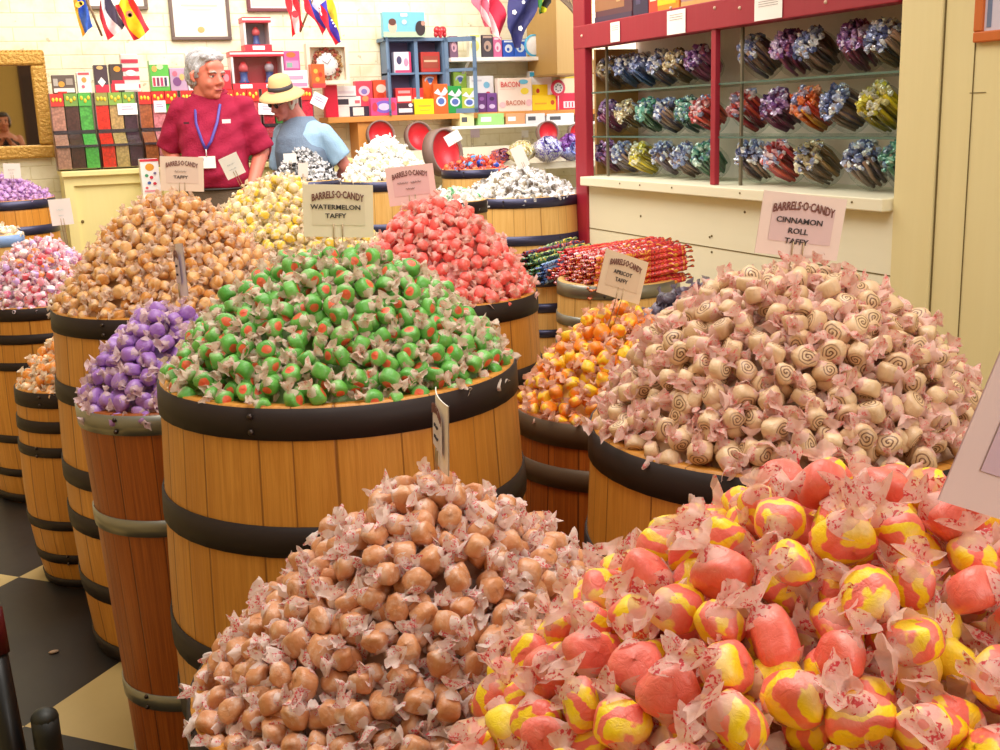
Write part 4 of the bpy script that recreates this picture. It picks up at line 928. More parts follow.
MB().box((-pw/2+.04, -.010, .04), (-pw/2+.055, -.008, .30), M('#6a7898', .4)).build('printed_mark', t); MB().box((-pw/2+.10, -.010, .10), (pw/2-.06, -.008, .108), M('#8a8490', .4)).build('printed_mark', t)

# right part: wooden shelf, white shelves, blue cabinet
YS = 7.0
zo = hy(450, 113.5, YS).z; xa = hy(327, 116, YS).x; xb = 4.4
m_ow = board_mat('shelf_wood', '#c8843c', '#e09c50', 0)
t = empty('wooden_shelf', ((xa+xb)/2, YS, zo), (0, 0, 0), 'long orange-brown wooden shelf full of boxes on the brick wall', 'shelf'); hw = (xb-xa)/2
MB().box((-hw, -.02, -.035), (hw, .199, 0), m_ow, bev=.003).build('board', t)
for px0, px1 in ((358, 376),):
    a, b_ = hy(px0, 130, YS).x-(xa+xb)/2, hy(px1, 130, YS).x-(xa+xb)/2; MB().box((a, .0, -zo), (b_, .19, -.035), m_ow).build('side_support', t)
z2 = hy(510, 57, YS).z; xa2 = hy(450, 57, YS).x
t = empty('white_shelf', (xa2, YS, z2), (0, 0, 0), 'upper white shelf with sweet bags behind the flags', 'shelf'); MB().box((0, -.02, -.025), (1.6, .199, 0), M('#f6f4f0', .4), bev=.003).build('board', t)
for dx in (.12, 1.0): MB().add([(dx, .0, -.025), (dx, .199, -.025), (dx, .199, -.16), (dx+.02, .0, -.025), (dx+.02, .199, -.025), (dx+.02, .199, -.16)], [(0, 1, 2), (3, 5, 4), (0, 2, 5, 3), (0, 3, 4, 1)], M('#e0dcd8', .4)).build('bracket', t)
z3 = hy(510, 120, YS-.02).z-.028; xa3 = hy(450, 120, YS).x
t = empty('white_shelf', (xa3, YS, z3), (0, 0, 0), 'thin white shelf just below the long wooden shelf', 'shelf'); MB().box((0, -.03, -.02), (1.6, .199, 0), M('#f4f2ee', .4), bev=.003).build('board', t)
gS = 'sweet boxes on the wooden shelf'
def sh(nm, lb, x0, y0, x1, y1, c, de=(), lay=0, z=None, txt=None, tc='#ffffff', dep=.05):
    Y = YS+(.0, .055, .11)[lay]; return prod(nm, lb, 'bag' if 'bag' in nm else 'box', x0, y0, x1, y1, Y, dep, c, de, zo if z is None else z, gS, 0, txt, tc)
sh('candy_box', 'plain crimson box at left end of the wooden shelf', 325, 85, 338, 116, '#d81c3c')
b1 = sh('candy_box', 'white and black box, lowest in the stack at shelf left', 338, 106.5, 371, 116, '#ece8e6', (('r', .35, 0, .95, 1, '#3a3448'), ('r', .45, .1, .78, .9, '#f4f0ee')), 1)
zz1 = hy(350, 106.5, YS).z
sh('candy_box', 'white box with dark lettering in the middle of the stack at shelf left', 336, 96.5, 361, 106.5, '#f4f0f0', (('r', .02, .2, .5, .75, '#3a3444'), ('r', .75, .3, .95, .6, '#e0707c')), 1, zz1)
zz2 = hy(350, 96.5, YS).z
sh('candy_box', 'plain white box topping the stack at shelf left', 336, 86, 356, 96.5, '#f8f4f6', (('r', .1, .3, .9, .55, '#e8dce4'), ('r', .02, 0, .98, .07, '#50485c')), 1, zz2)
sh('candy_box', 'pink-red box with white emblem at the rear of the wooden shelf', 356, 81, 373, 115, '#ec4a60', (('e', .5, .72, .33, .14, '#f2c8dc'), ('e', .5, .70, .18, .08, '#8a7ac0'), ('e', .55, .5, .2, .08, '#e89a60')), 2)
sh('candy_box', 'orange-red box with white emblem at the rear of the wooden shelf', 374, 80, 389, 115, '#ee5c38', (('e', .5, .76, .33, .12, '#f6dcc8'), ('e', .45, .55, .25, .10, '#d84020'), ('r', .2, .32, .9, .42, '#f0b090')), 2)
sh('candy_box', 'pink and violet swirled box at the front of the wooden shelf', 371, 98, 397, 115, '#e0508c', (('e', .5, .5, .36, .36, '#8a6ad0'), ('e', .5, .5, .22, .20, '#e8d0f0'), ('e', .15, .5, .1, .25, '#e84050'), ('e', .85, .5, .1, .25, '#e84050')), 0)
sh('candy_box', 'tall red box behind the dark brown one on the shelf', 396, 88, 413, 114.5, '#dc3a3c', (('r', .1, .5, .9, .7, '#f4dcd8'), ('r', .15, .8, .85, .9, '#f0a0a0')), 1)
sh('candy_box', 'red box beside the blue cabinet door on the shelf', 413.5, 88, 424, 114, '#d83438', (('r', .1, .5, .9, .65, '#f0d0d0'),), 1)
sh('candy_box', 'dark brown box with white lettering on the wooden shelf', 397, 103, 414, 114.5, '#4a2c38', (('r', .1, .2, .9, .55, '#ece4e6'), ('e', .8, .8, .12, .16, '#f4f0f0')), 0)
sh('candy_box', 'bright yellow box on the wooden shelf', 414.5, 99, 434, 114, '#fce41e', (('r', .2, .5, .85, .62, '#e8b830'), ('r', .25, .25, .8, .33, '#f0c838')), 0)
for x0, y0, x1, y1, c, l_, lay in ((423, 73, 438, 113.5, '#f0702c', 'tall orange box with blue emblem behind the yellow one', 2), (434, 84, 448, 113.5, '#f0682c', 'orange box with blue emblem beside the yellow one', 0), (448, 86, 462, 113, '#2f9a48', 'green box with blue emblem on the wooden shelf', 0),
                    (454, 72, 467, 112, '#a8cc50', 'lime box with blue emblem at the rear of the shelf', 2), (462, 88, 476.5, 112.5, '#b8c84c', 'yellow-green box with blue emblem on the shelf', 0)):
    sh('candy_box', l_, x0, y0, x1, y1, c, (('e', .5, .42 if lay == 0 else .82, .36, .17 if lay == 0 else .10, '#dfe4f4'), ('e', .5, .42 if lay == 0 else .82, .24, .11 if lay == 0 else .06, '#5a70b8'), ('q', ((0, .7), (.3, .85), (.5, .68), (.8, .9), (1, .75), (.8, .62), (.5, .6), (.2, .66)), '#e8e4f0' if lay == 0 else c)), lay)
sh('candy_box', 'dark purple box beside the bacon box, left of two', 477, 93, 486.5, 112, '#6a3a78', (('e', .5, .3, .3, .12, '#d0b8e0'), ('e', .5, .7, .25, .1, '#9a60a8')), 0)
sh('candy_box', 'violet box directly beside the bacon box', 487, 93, 497, 112, '#7a4890', (('e', .5, .3, .3, .12, '#d8c0e8'), ('e', .5, .7, .25, .1, '#4a2a58')), 0)
sh('candy_bag', 'white packets with a red heart above the purple boxes', 470, 76, 494, 112, '#f4f2f4', (('e', .7, .75, .13, .09, '#80c0e0'), ('e', .75, .50, .1, .07, '#d83050'), ('r', .1, .85, .5, .9, '#d8d4dc')), 1)
sh('candy_box', 'cream box printed bacon twice on the wooden shelf', 498, 78, 532, 111.5, '#f8e0d0', (('r', .05, .66, .5, .68, '#f0c8b8'), ('e', .78, .6, .12, .10, '#f4d840'), ('e', .75, .88, .14, .07, '#70c0e0'), ('e', .12, .2, .09, .09, '#f0bcc0'), ('e', .9, .25, .09, .1, '#f0bcc0')), 0, None, ('BACON', .22, .36, .80, .55), '#d85858')
bb = [o for o in col.objects if o.get('label', '').startswith('cream box printed')][0]
h2 = bb.dimensions.z or .2; X0, X1, Z0, Z1 = rect(498, 78, 532, 111.5, YS)
me = text_mesh('BACON', (Z1-Z0)*.2, M('#c87860', .5), bold=.0006); xs_ = [v.co.x for v in me.vertices]
o = link('lettering', me, bb, (0, -.006, (Z1-zo)*.25)); o.scale = ((X1-X0)*.55/(max(xs_)-min(xs_)), 1, 1)
sh('candy_box', 'yellow box at the front right of the wooden shelf', 532.5, 95, 556, 110.5, '#fcd010', (('e', .85, .5, .08, .15, '#d85020'), ('r', .1, .4, .6, .5, '#f0a820')), 0)
sh('candy_box', 'white box with yellow square behind the yellow one', 530, 71, 552, 110.5, '#f4f0f0', (('r', .1, .38, .8, .66, '#fcd820'), ('e', .35, .5, .08, .06, '#c83828'), ('r', 0, .86, 1, .97, '#40b0e0')), 1)
sh('candy_box', 'red box at right end of the shelf', 556, 93, 577, 110, '#e8304c', (('r', .35, .1, .95, .5, '#f4e0e4'), ('r', .45, .15, .5, .45, '#e8304c'), ('r', .6, .15, .65, .45, '#e8304c'), ('r', .75, .15, .8, .45, '#e8304c')), 0)
t = sh('candy_bag', 'cream packet behind the round pinwheel sweet', 560, 75, 578, 110, '#f6e8c0', (('r', 0, .9, 1, .97, '#e8d040'),), 2)
p = hy(558, 88, YS-.03); mb = MB(); mb.lathe([(.001, .004), (.048, .004), (.055, 0)], M('#e8405c', .4), 24, R(PI/2, 0, 0)); 
t = mb.build('pinwheel_sweet', None, (p.x, p.y, p.z)); tag(t, 'round red and white pinwheel sweet with black spots on the shelf', 'candy')
mb = MB(); mb.disc((0, -.006, 0), .035, M('#f6eef0', .4), 20)
for i in range(7): a = i*.9; mb.disc((.02*math.cos(a), -.008, .02*math.sin(a)), .005, M('#2a2a40', .4), 10)
mb.build('printed_front', t); MB().tube([(0, .0, -.05), (0, .0, -(p.z-zo))], .004, M('#f0e8ec', .4), 8).build('stick', t)
for (x0, x1, c, l_) in ((460, 474, '#f6f0b0', 'flat pale yellow packet on the thin white shelf'), (478, 504, '#a8e088', 'flat green packet on the thin white shelf'), (506, 525, '#e8a878', 'flat orange packet on the thin white shelf'), (526, 545, '#f0ecec', 'flat white packet on the thin white shelf, left'), (547, 574, '#f6f4f4', 'flat white packet on the thin white shelf, right end')):
    prod('flat_packet', l_, 'packet', x0, 113.5, x1, 118, YS-.025, .16, c, (('r', .1, .3, .5, .7, '#ffffff' if c[1] != 'f' else '#5a5a60'),), z3, 'packets on the thin shelf')
# bags on the upper shelf
for (x0, y0, x1, y1, c, c2, l_) in ((450, 36, 458, 56, '#7a5a70', '#d8a8b8', 'dark pink packet at the left end of the upper shelf'), (469, 34, 481, 56, '#f4f0d8', '#e8e080', 'cream packet on the upper shelf'), (482, 35, 493, 56, '#4a4048', '#b89888', 'dark packet on the upper shelf'),
    (493.5, 37, 502, 55.5, '#d86a9a', '#f4d0e0', 'pink packet on the upper shelf under the striped flag'), (503, 40, 514, 55.5, '#2c5cc8', '#e0ecfc', 'blue packet on the upper shelf beside the dark flag'), (514.5, 39, 526, 55, '#3468d0', '#d8e8f8', 'second blue packet on the upper shelf'), (543, 39, 556, 54.5, '#2c4cc0', '#b8d0f4', 'deep blue packet at the right of the upper shelf')):
    prod('sweets_packet', l_, 'packet', x0, y0, x1, y1, YS+.02, .05, c, (('e', .5, .5, .34, .24, c2), ('r', .1, .86, .9, .96, c2), ('e', .45, .45, .12, .10, c)), z2, 'packets on the upper shelf')
p = hy(534, 45, YS+.02); mb = MB(); mb.lathe([(.001, .01), (.056, .01), (.066, 0)], M('#f4f6f8', .3), 28, R(PI/2, 0, 0)); t = mb.build('round_tin', None, (p.x, p.y, z2+.074)); tag(t, 'round white tin with blue rim on the upper shelf', 'tin')
mb = MB(); mb.lathe([(.062, .012), (.070, .006), (.072, -.006)], M('#58b8e0', .3), 28, R(PI/2, 0, 0)); mb.build('rim', t)

# blue cabinet
X0, X1, Z0, Z1 = rect(391, 37, 449, 114, YS-.01); m_bl = board_mat('blue_paint', '#5c7698', '#7490b0')
t = empty('blue_cabinet', ((X0+X1)/2, YS+.05, zo), (0, 0, 0), 'grey-blue painted cabinet with open doors standing on the wooden shelf', 'cabinet'); W, Hc = X1-X0, Z1-zo; dd = .14
mb = MB(); mb.box((-W/2, dd-.01, 0), (W/2, dd, Hc), M('#6a5c80', .6)); 
mb.box((-W/2, 0, 0), (-W/2+.018, dd, Hc), m_bl); mb.box((W/2-.018, 0, 0), (W/2, dd, Hc), m_bl); mb.box((-.012, 0, .01), (.012, dd, Hc), m_bl); mb.box((-W/2-.02, -.01, Hc-.02), (W/2+.02, dd, Hc), m_bl); mb.box((-W/2, 0, 0), (W/2, dd, .015), m_bl); mb.build('carcass', t)
zsh = hy(420, 72, YS).z-zo; MB().box((-W/2, .005, zsh-.012), (W/2, dd, zsh), m_bl).build('shelf_board', t)
for s_, wd_ in ((-1, .075), (1, .13)):
    d = MB(); f_ = .02
    for (a, b_) in (((0, -.012, 0), (wd_*2, 0, .03)), ((0, -.012, Hc-.03), (wd_*2, 0, Hc)), ((0, -.012, 0), (.03, 0, Hc)), ((wd_*2-.03, -.012, 0), (wd_*2, 0, Hc)), ((0, -.012, Hc*.55), (wd_*2, 0, Hc*.55+.02))): d.box(a, b_, m_bl)
    a = math.radians(-55 if s_ < 0 else -35)
    if s_ < 0: d.v = [(-v[0], v[1], v[2]) for v in d.v]; a = math.radians(68)
    o = d.build('door', t, (s_*W/2, -.005, 0), (0, 0, a)); o.scale = (.55 if s_ < 0 else .8, 1, 1)
prod('candy_box', 'white and pink box inside the blue cabinet', 'box', 394, 52, 411, 71, YS+.06, .05, '#f4e4ee', (('r', .88, 0, 1, 1, '#d83868'), ('e', .3, .6, .15, .2, '#50486c'), ('e', .7, .5, .13, .2, '#e890b0'), ('r', .05, 0, .9, .12, '#e04878')), zo+zsh, gS)
prod('candy_box', 'deep red box inside the blue cabinet', 'box', 421, 52, 440, 70, YS+.06, .05, '#b83a34', (('r', .1, .2, .9, .8, '#a04838'), ('r', .15, .5, .85, .6, '#e0b090')), zo+zsh, gS)
ztop = zo+Hc
prod('poster_box', 'light blue picture box lying on top of the blue cabinet', 'box', 383, 12, 425, 37, YS, .05, '#7cc4dc', (('r', 0, 0, 1, .22, '#b8ccb0'), ('e', .22, .42, .1, .26, '#e8c0a8'), ('e', .22, .6, .09, .14, '#6a4038'), ('e', .88, .35, .12, .3, '#3a3034'), ('e', .95, .55, .05, .1, '#c09080'), ('r', .42, .82, .58, .94, '#f4f8fa'), ('e', .5, .6, .06, .1, '#c8e4ec')), ztop)
p = hy(440, 31, YS+.05); mb = MB(); mr = M('#c82430', .3, coat=.6)
for sx in (-1, 1): mb.ball((sx*.018, 0, .045), (.026, .02, .026), mr, 14, 10)
for i in range(5): mb.ball((0, 0, .036-.008*i), (.034-.007*i, .018, .014), mr, 14, 8)
for sx in (-1, 1): mb.ball((sx*.030, .0, .02), (.014, .014, .02), mr, 10, 8)
t = mb.build('red_ornament', None, (p.x, p.y, ztop)); tag(t, 'glossy red heart ornament on top of the blue cabinet', 'ornament')

# low bench against the wall, lids and bags behind the far barrels
xa = hy(400, 150, 6.75).x; t = empty('display_bench', (3.3, 6.78, 0), (0, 0, 0), 'pale bench under the wooden shelf behind the far barrels', 'bench')
MB().box((-1.18, -.14, 1.02), (1.1, .02, 1.06), M('#e6dcc4', .5)).build('bench_top', t); MB().box((-1.18, .02, 1.06), (1.1, .34, 1.17), M('#e6dcc4', .5)).build('rear_ledge', t)
for a, b_ in ((-1.16, -.08), (1.0, -.08), (-1.16, .28), (1.0, .28)): MB().box((a, b_, 0), (a+.05, b_+.05, 1.02 if b_ < 0 else 1.06), M('#d8cca8', .5)).build('leg', t)
def lid(px, py, Y, rpx_, lb, yaw=0, roll=0, z0=1.06, depth=.015):
    p = hy(px, py, Y); rr = rpx_/F*6.7
    t = empty('barrel_lid', (p.x, Y, p.z), (math.radians(-8), math.radians(roll), math.radians(yaw)), lb, 'lid', 'red round lids behind the far barrels')
    MB().lathe([(.001, .008), (rr*.9, .008), (rr*.9, .012)], M('#d8202c', .4), 32, R(PI/2, 0, 0)).build('red_panel', t)
    MB().lathe([(rr*.9, .0), (rr*.9, .03), (rr, .03), (rr, -depth), (rr*.96, -depth)], M('#8a7068', .5), 32, R(PI/2, 0, 0)).build('rim', t)
lid(380, 135, 6.9, 15, 'red round lid partly hidden behind the white taffy heap')
lid(418, 137, 6.90, 16, 'red round lid leaning upright between white and foil heaps', 10)
lid(444, 152, 6.55, 24, 'tilted barrel end with red inside spilling foil candy', 25, 20, depth=.05)
lid(547, 133, 6.9, 13, 'red round lid above the silver candy heap')
lid(577, 134, 6.9, 12, 'red round lid at the edge of the red post')
def bag(px, py, Y, rx, rz_, cols, lb, seed, z=1.061):
    p = hy(px, py, Y); rg = random.Random(seed); mb = MB(); ms = [foil_many(cols*2 if len(cols) < 4 else cols, 'bag_foil')]
    vs = []; nu, nv = 18, 12
    for j in range(nv+1):
        ph = PI*j/nv
        for i in range(nu):
            a = 2*PI*i/nu; k = 1+rg.uniform(-.20, .16)+.10*math.sin(3*a+seed); vs.append((rx*math.sin(ph)*math.cos(a)*k, .07*math.sin(ph)*math.sin(a)*k, rz_+rz_*math.cos(ph)*(.95+rg.uniform(-.05, .05))))
    for j in range(nv):
        for i in range(nu): 
            mb.mat(ms[0]); 
    b0 = len(mb.v); mb.v += vs
    for j in range(nv):
        for i in range(nu): mb.f.append((b0+j*nu+i, b0+(j+1)*nu+i, b0+(j+1)*nu+(i+1) % nu, b0+j*nu+(i+1) % nu)); mb.mi.append(mb.mat(ms[0])); mb.sm.append(True)
    t = mb.build('gift_bag', None, (p.x, Y, z)); tag(t, lb, 'bag', 'gift bags behind the silver heap')
    mb = MB()
    for q in range(3):
        pts = [(rx*(.5*math.cos(a*.55+q*2)), -.06-.01*math.sin(a), rz_*1.4+rz_*.6*math.sin(a*.55+q)) for a in range(0, 10)]
        mb.tube(pts, .006, M(cols[0], .25, .3, coat=.6), 6, flat=.3)
    mb.build('ribbon', t)
bag(521, 150, 6.62, .085, .075, ('#f0e4b0', '#d8c068', '#f6f0d8', '#c8a058'), 'yellow wrapped gift bag behind the silver heap', 1)
bag(547, 148, 6.62, .10, .085, ('#5a48a8', '#e8e8f4', '#8a80d0', '#c8d8c0'), 'violet ribboned gift bag behind the silver heap', 2)
bag(569, 142, 6.68, .08, .09, ('#6a1a8a', '#4a1060', '#a868d0'), 'deep purple gift bag next to the red post', 3)
bag(572, 160, 6.66, .07, .06, ('#6a78c8', '#c8c8e8', '#9aa0d8'), 'pale blue gift bag low beside the red post', 4, 1.061)
bag(500, 142, 6.75, .07, .05, ('#8a3a50', '#3a3a90', '#d8603c'), 'red and blue packets behind the foil candy', 5)
# tan wall cupboard end, bundle of twigs in the top corner
X0, X1, Z0, Z1 = rect(556, -60, 592, 73, 6.7); t = empty('wall_cupboard', ((X0+X1)/2, 6.7, Z0), (0, 0, 0), 'tan wooden cupboard side hanging high beside the red post', 'cupboard')
w_ = X1-X0; MB().box((-w_/2, 0, 0), (w_/2, .45, Z1-Z0), board_mat('tan_board', '#b08848', '#c8a060')).build('side_board', t); MB().box((-w_/2-.006, -.006, -.01), (w_/2+.006, .45, .0), M('#a07c44', .5)).build('bottom_edge', t)

# things on top of the red beam
zb = z_b1
def topbox(px0, px1, h_, c, lb, deco):
    ya, yb = hx(px0, 5, XR+.02).y, hx(px1, 5, XR+.02).y; w_ = ya-yb
    t = link('sweets_box', MB().box((-w_/2, 0, 0), (w_/2, .1, h_), M(c, .4), bev=.003).mesh('sweets_box'), None, (XR+.02, (ya+yb)/2, zb+.001), (0, 0, -PI/2)); tag(t, lb, 'box', 'boxes on top of the red cabinet')
    mb = MB()
    for k, d in enumerate(deco): mb.box((-w_/2+d[0]*w_, -.0006*(k+1), d[1]*h_), (-w_/2+d[2]*w_, 0, d[3]*h_), M(d[4], .4))
    mb.build('printed_front', t)
topbox(595, 632, .26, '#5a3440', 'dark purple and brown patterned packet box on top of the red cabinet', ((0, .2, .8, .5, '#9a6a48'), (.1, .5, .3, 1, '#c88a80'), (.4, .5, .55, 1, '#8a80c0'), (.6, .3, .7, .9, '#c8a070'), (0, .0, 1, .1, '#40304c')))
topbox(633, 648, .24, '#2c2444', 'narrow dark blue box on top of the red cabinet', ((.2, .2, .5, .9, '#4a4468'),))
topbox(649, 679, .24, '#f08a1c', 'orange, red and yellow box on top of the red cabinet', ((0, 0, .3, 1, '#e8402c'), (.3, .1, .9, 1, '#f8c820'), (.45, .4, .8, .7, '#c04a90'), (.05, .2, .25, .5, '#f4e4c0')))
topbox(681, 720, .25, '#b09080', 'pale brown box on top of the red cabinet beside the orange one', ((0, .1, .95, .5, '#a8888c'), (0, 0, 1, .08, '#c8a060')))
topbox(722, 790, .25, '#8a8a78', 'grey-green box on top of the red cabinet at right', ((.1, .2, .9, .8, '#a8a490'),))
for i, (px, py, w_, h_, lb) in enumerate(((615, 32, 17, 19, 'white paper note on the red beam, left of three'), (676, 22, 21, 23, 'white paper note in the middle of the red beam'), (768, 8, 28, 22, 'white paper note on the red beam, right of three'))):
    p = hx(px, py, XR-.018); tt_ = pix(p)[2]; W2 = w_/F*tt_/.62; H2 = h_/F*tt_
    if i == 0: W2 = .085
    t = empty('paper_note', p, (0, 0, -PI/2), lb, 'note', 'paper notes on the red beam'); MB().box((-W2/2, 0, -H2/2), (W2/2, .001, H2/2), M('#f6f2ee', .5, var=.02)).build('paper', t)
    for k in range(3): MB().box((-W2*.35, -.001, H2*(.1+.1*k)), (W2*.35, 0, H2*(.125+.1*k)), M('#a8a0a0', .6)).build('printed_line', t)

# ------------------------------------------------------------------ flags
def flag(lb, edges, colors, Y=6.55, extra=None, pole=None):
    """edges: polylines in the view from hoist to tip; stripes of cloth between them"""
    P_ = [[hy(x, y, Y) for x, y in e] for e in edges]
    o0 = P_[0][0]; t = empty('hanging_flag', o0, (0, 0, 0), lb, 'flag', 'national flags hanging from the top')
    mb = MB(); n = 10; m = 3
    def samp(pl, u):
        k = u*(len(pl)-1); i = min(int(k), len(pl)-2); f_ = k-i; a, b_ = pl[i], pl[i+1]; return a.lerp(b_, f_)
    for s_ in range(len(P_)-1):
        vs = []
        for i in range(n+1):
            A, B_ = samp(P_[s_], i/n), samp(P_[s_+1], i/n)
            for j in range(m+1):
                q = A.lerp(B_, j/m)-o0; q.y += .035*math.sin(i*.7+(s_*m+j)*.9); vs.append(q)
        fs = [(i*(m+1)+j, i*(m+1)+j+1, (i+1)*(m+1)+j+1, (i+1)*(m+1)+j) for i in range(n) for j in range(m)]
        mb.add(vs, fs, M(colors[s_], .7, var=.05, scale=12), True)
    mb.build('cloth', t)
    if pole:
        a, b_ = hy(*pole[0], Y+.03)-o0, hy(*pole[1], Y+.03)-o0; MB().tube([a, b_], .006, M('#8a6a48', .5), 8).build('pole', t)
    if extra:
        for (x, y, rr, c) in extra:
            p = hy(x, y, Y)-o0; e = MB().disc((p.x, p.y-.05, p.z), rr, M(c, .6), 5 if c == '#ffffff' else 12).build('emblem', t)
flag('blue flag with yellow cross hanging at upper left', [((74, -14), (73.5, 2), (76, 17), (83, 37)), ((76, -14), (77, 2), (79, 13), (85, 34)), ((79, -14), (80, 2), (86, 18), (88, 30)), ((84, -14), (85, 2), (90, 16), (93, 26))], ['#f0b430', '#3a6ad8', '#3a68d4'], pole=((82, -12), (102, 36)), extra=((77.5, 6, .014, '#f4c040'), (79, 5, .014, '#f4c040'), (81, 4, .012, '#f4c040')))
flag('red, white and black striped flag hanging at upper left', [((100, 4), (100, 17), (103, 30), (108, 40)), ((100.5, 0), (102, 12), (108, 27), (114, 36)), ((103, -12), (106, 10), (113, 22), (122, 30)), ((108, -14), (111, 2), (118, 14), (126, 24))], ['#d0283c', '#f2f0f4', '#4a3f58'], Y=6.5)
flag('red and yellow banded flag with small crest at upper left', [((115, 4), (119, 14), (124, 26), (134, 40)), ((119, 4), (123, 14), (129, 28), (139, 39)), ((124, -12), (130, 4), (138, 20), (145, 34)), ((127, -14), (134, 2), (143, 17), (150, 29))], ['#c8283a', '#f8d224', '#d22c3c'], Y=6.45, extra=((128.5, 15, .018, '#a86a48'), (129, 16, .010, '#8a5a60')))
flag('red and white flag with leaf hanging above the toy boxes', [((285, -12), (287, 6), (289, 20), (293, 38)), ((288, -14), (291, 4), (293, 16), (295, 34)), ((291, -14), (294, 2), (297, 14), (299, 32)), ((294, -14), (297, 2), (301, 14), (305, 26))], ['#e02838', '#f8f0f0', '#e02838'], Y=6.6, extra=((293, 15, .02, '#e02838'),))
flag('red, blue and white flag left of the clock', [((304, 2), (307, 12), (314, 22), (324, 36)), ((305.5, -6), (309, 6), (316, 16), (325, 30)), ((309, -12), (313, 4), (319, 14), (324, 24)), ((314, -14), (318, 0), (322, 12), (326, 22))], ['#d83048', '#3c48b8', '#f4f2f8'], Y=6.6, pole=((318, -14), (300, 32)))
flag('yellow, blue and red flag above the clock', [((319, 8), (323, 20), (327, 34), (337, 45.5)), ((321, 4), (326, 14), (331, 28), (338.5, 43)), ((325, 0), (330, 12), (335, 26), (340, 42)), ((328, -12), (332, 2), (338, 20), (342, 38))], ['#d82840', '#4840c8', '#f8d838'], Y=6.55, extra=((331, 24, .006, '#ffffff'), (333, 27, .006, '#ffffff'), (329.5, 21, .006, '#ffffff')))
flag('red and white striped flag with red corner at top centre', [((474, -10), (473, 3), (478, 14), (486, 26)), ((478, -12), (478, 2), (482, 12), (489, 27)), ((481, -12), (482, 2), (485, 12), (491, 31)), ((484, -12), (486, 2), (489, 12), (494, 34)), ((488, -12), (489, 4), (492, 14), (498, 40)), ((495, -12), (502, 4), (505, 18), (501, 40))], ['#e8708a', '#f8f0f4', '#e8708a', '#f8f0f4', '#e0284c'], Y=6.4)
flag('dark blue flag with white stars at top centre', [((513, -12), (509, 8), (504, 26), (517, 48)), ((522, -12), (520, 8), (515, 28), (518, 48)), ((530, -12), (528, 8), (522, 28), (519, 47)), ((540, -12), (536, 8), (528, 26), (520, 44))], ['#3a3a78', '#343470', '#3c3c74'], Y=6.35, extra=((511, 13, .016, '#ffffff'), (517, 29, .016, '#ffffff'), (520, 3, .012, '#ffffff')))
flag('black, green and yellow flag at top centre', [((536, -12), (536, 4), (538, 10), (541, 14)), ((541, -12), (540, 4), (541, 9), (543, 13)), ((546, -12), (544, 4), (544, 8), (545, 11)), ((552, -12), (549, 2), (548, 6), (547, 9))], ['#3f8a3c', '#e8e030', '#2c2c34'], Y=6.35)
t = empty('twig_bundle', hy(562, 2, 6.3), (0, 0, 0), 'bundle of thin brown rods in front of the tan cupboard at top', 'rods')
rg = random.Random(4)
for i in range(6):
    a = hy(548+i*4, -12, 6.3)-t.location; b_ = hy(570+i*2, 8+i*3, 6.3)-t.location; c = hy(577+i*.5, 16+i*2.5, 6.25)-t.location; MB().tube([a, b_, c], .006, M('#7a6450', .4), 6).build('rod', t)

# tall white carton by the counter, small tub at the left edge, black frame at the lower left
P = hy(151, 195, 6.45); t = prod('sweets_carton', 'tall white carton with coloured bean print behind the golden heap', 'carton', 141.5, 159, 160, 200, 6.45, .08, '#faf6f6', (('e', .5, .80, .24, .09, '#e8a030'), ('r', 0, .94, 1, 1, '#d83048'), ('e', .3, .6, .1, .04, '#48a070'), ('e', .55, .55, .1, .04, '#d83048'), ('e', .4, .42, .1, .035, '#4060a8'), ('e', .7, .40, .1, .035, '#d83048'), ('e', .75, .65, .08, .03, '#7a6a90'), ('e', .25, .3, .08, .03, '#e0606a'), ('r', .1, .2, .9, .24, '#e890a0')))
zc_ = t.location.z; k = t.location
tp = empty('pedestal', (k.x, 6.49, 0), (0, 0, 0), 'cream pedestal under the tall white carton beside the counter', 'pedestal'); MB().box((-.09, -.07, zc_-.03), (.09, .07, zc_-.001), m_cy, bev=.004).build('top_board', tp); MB().box((-.06, -.05, 0), (.06, .05, zc_-.03), m_cy).build('column', tp)
barrel('creamL', *bz(-4, 234, .93), .93, .11, 'small tub with pale blue band of cream candy at the left edge', wood=m_oakp, hoop=M('#7a98c8', .4), hoops=((0, .05), (.7, .04), (.9, .04)))
heap('creamL', 'cl', .03, .05, 1.7, (taffy_mat('candy_cream', p_many(['#f4ecd0', '#f0d080', '#e8e0e8', '#d8d8ec']), '#ffffff', .3), W_cream), 'cream coloured candy in the tub at left edge', 'cream_candy', n=8, tn=8, seed=23, d=.034)
t = empty('handcart', hz(30, 752, 0), (0, 0, 0), 'black tubular cart frame at the lower left corner of the photo', 'cart'); L0 = Vector(t.location); mk_ = M('#0c0b0d', .35)
a, b_ = at(-14, 610, 1.75)-L0, at(22, 800, 1.75)-L0; MB().tube([a, b_, Vector((b_.x, b_.y, .02-0))], .020, mk_, 14).build('upright_tube', t)
MB().tube([at(-14, 610, 1.75)-L0, at(-6, 655, 1.75)-L0], .024, M('#4a0c14', .3), 14).build('grip', t)
c = at(47, 735, 1.75)-L0; mb = MB(); mb.tube([c+Vector((0, 0, .03)), c+Vector((0, 0, .0)), c+Vector((.004, 0, -.2)), Vector((c.x+.01, c.y, .02))], .021, M('#1c1d1b', .5), 14); mb.ball(c+Vector((0, 0, .03)), (.021, .021, .016), M('#23241f', .5), 14, 8); mb.build('rubber_end', t)
MB().tube([Vector((b_.x, b_.y, .03)), Vector((c.x, c.y, .03))], .018, mk_, 10).build('cross_bar', t)
p = hz(54, 653, 0); mb = MB(); mb.ball((0, 0, .004), (.014, .008, .004), M('#a88a70', .7), 8, 5); t = mb.build('paper_scrap', None, (p.x, p.y, 0)); tag(t, 'tiny pale paper scrap on the black floor tile', 'scrap')

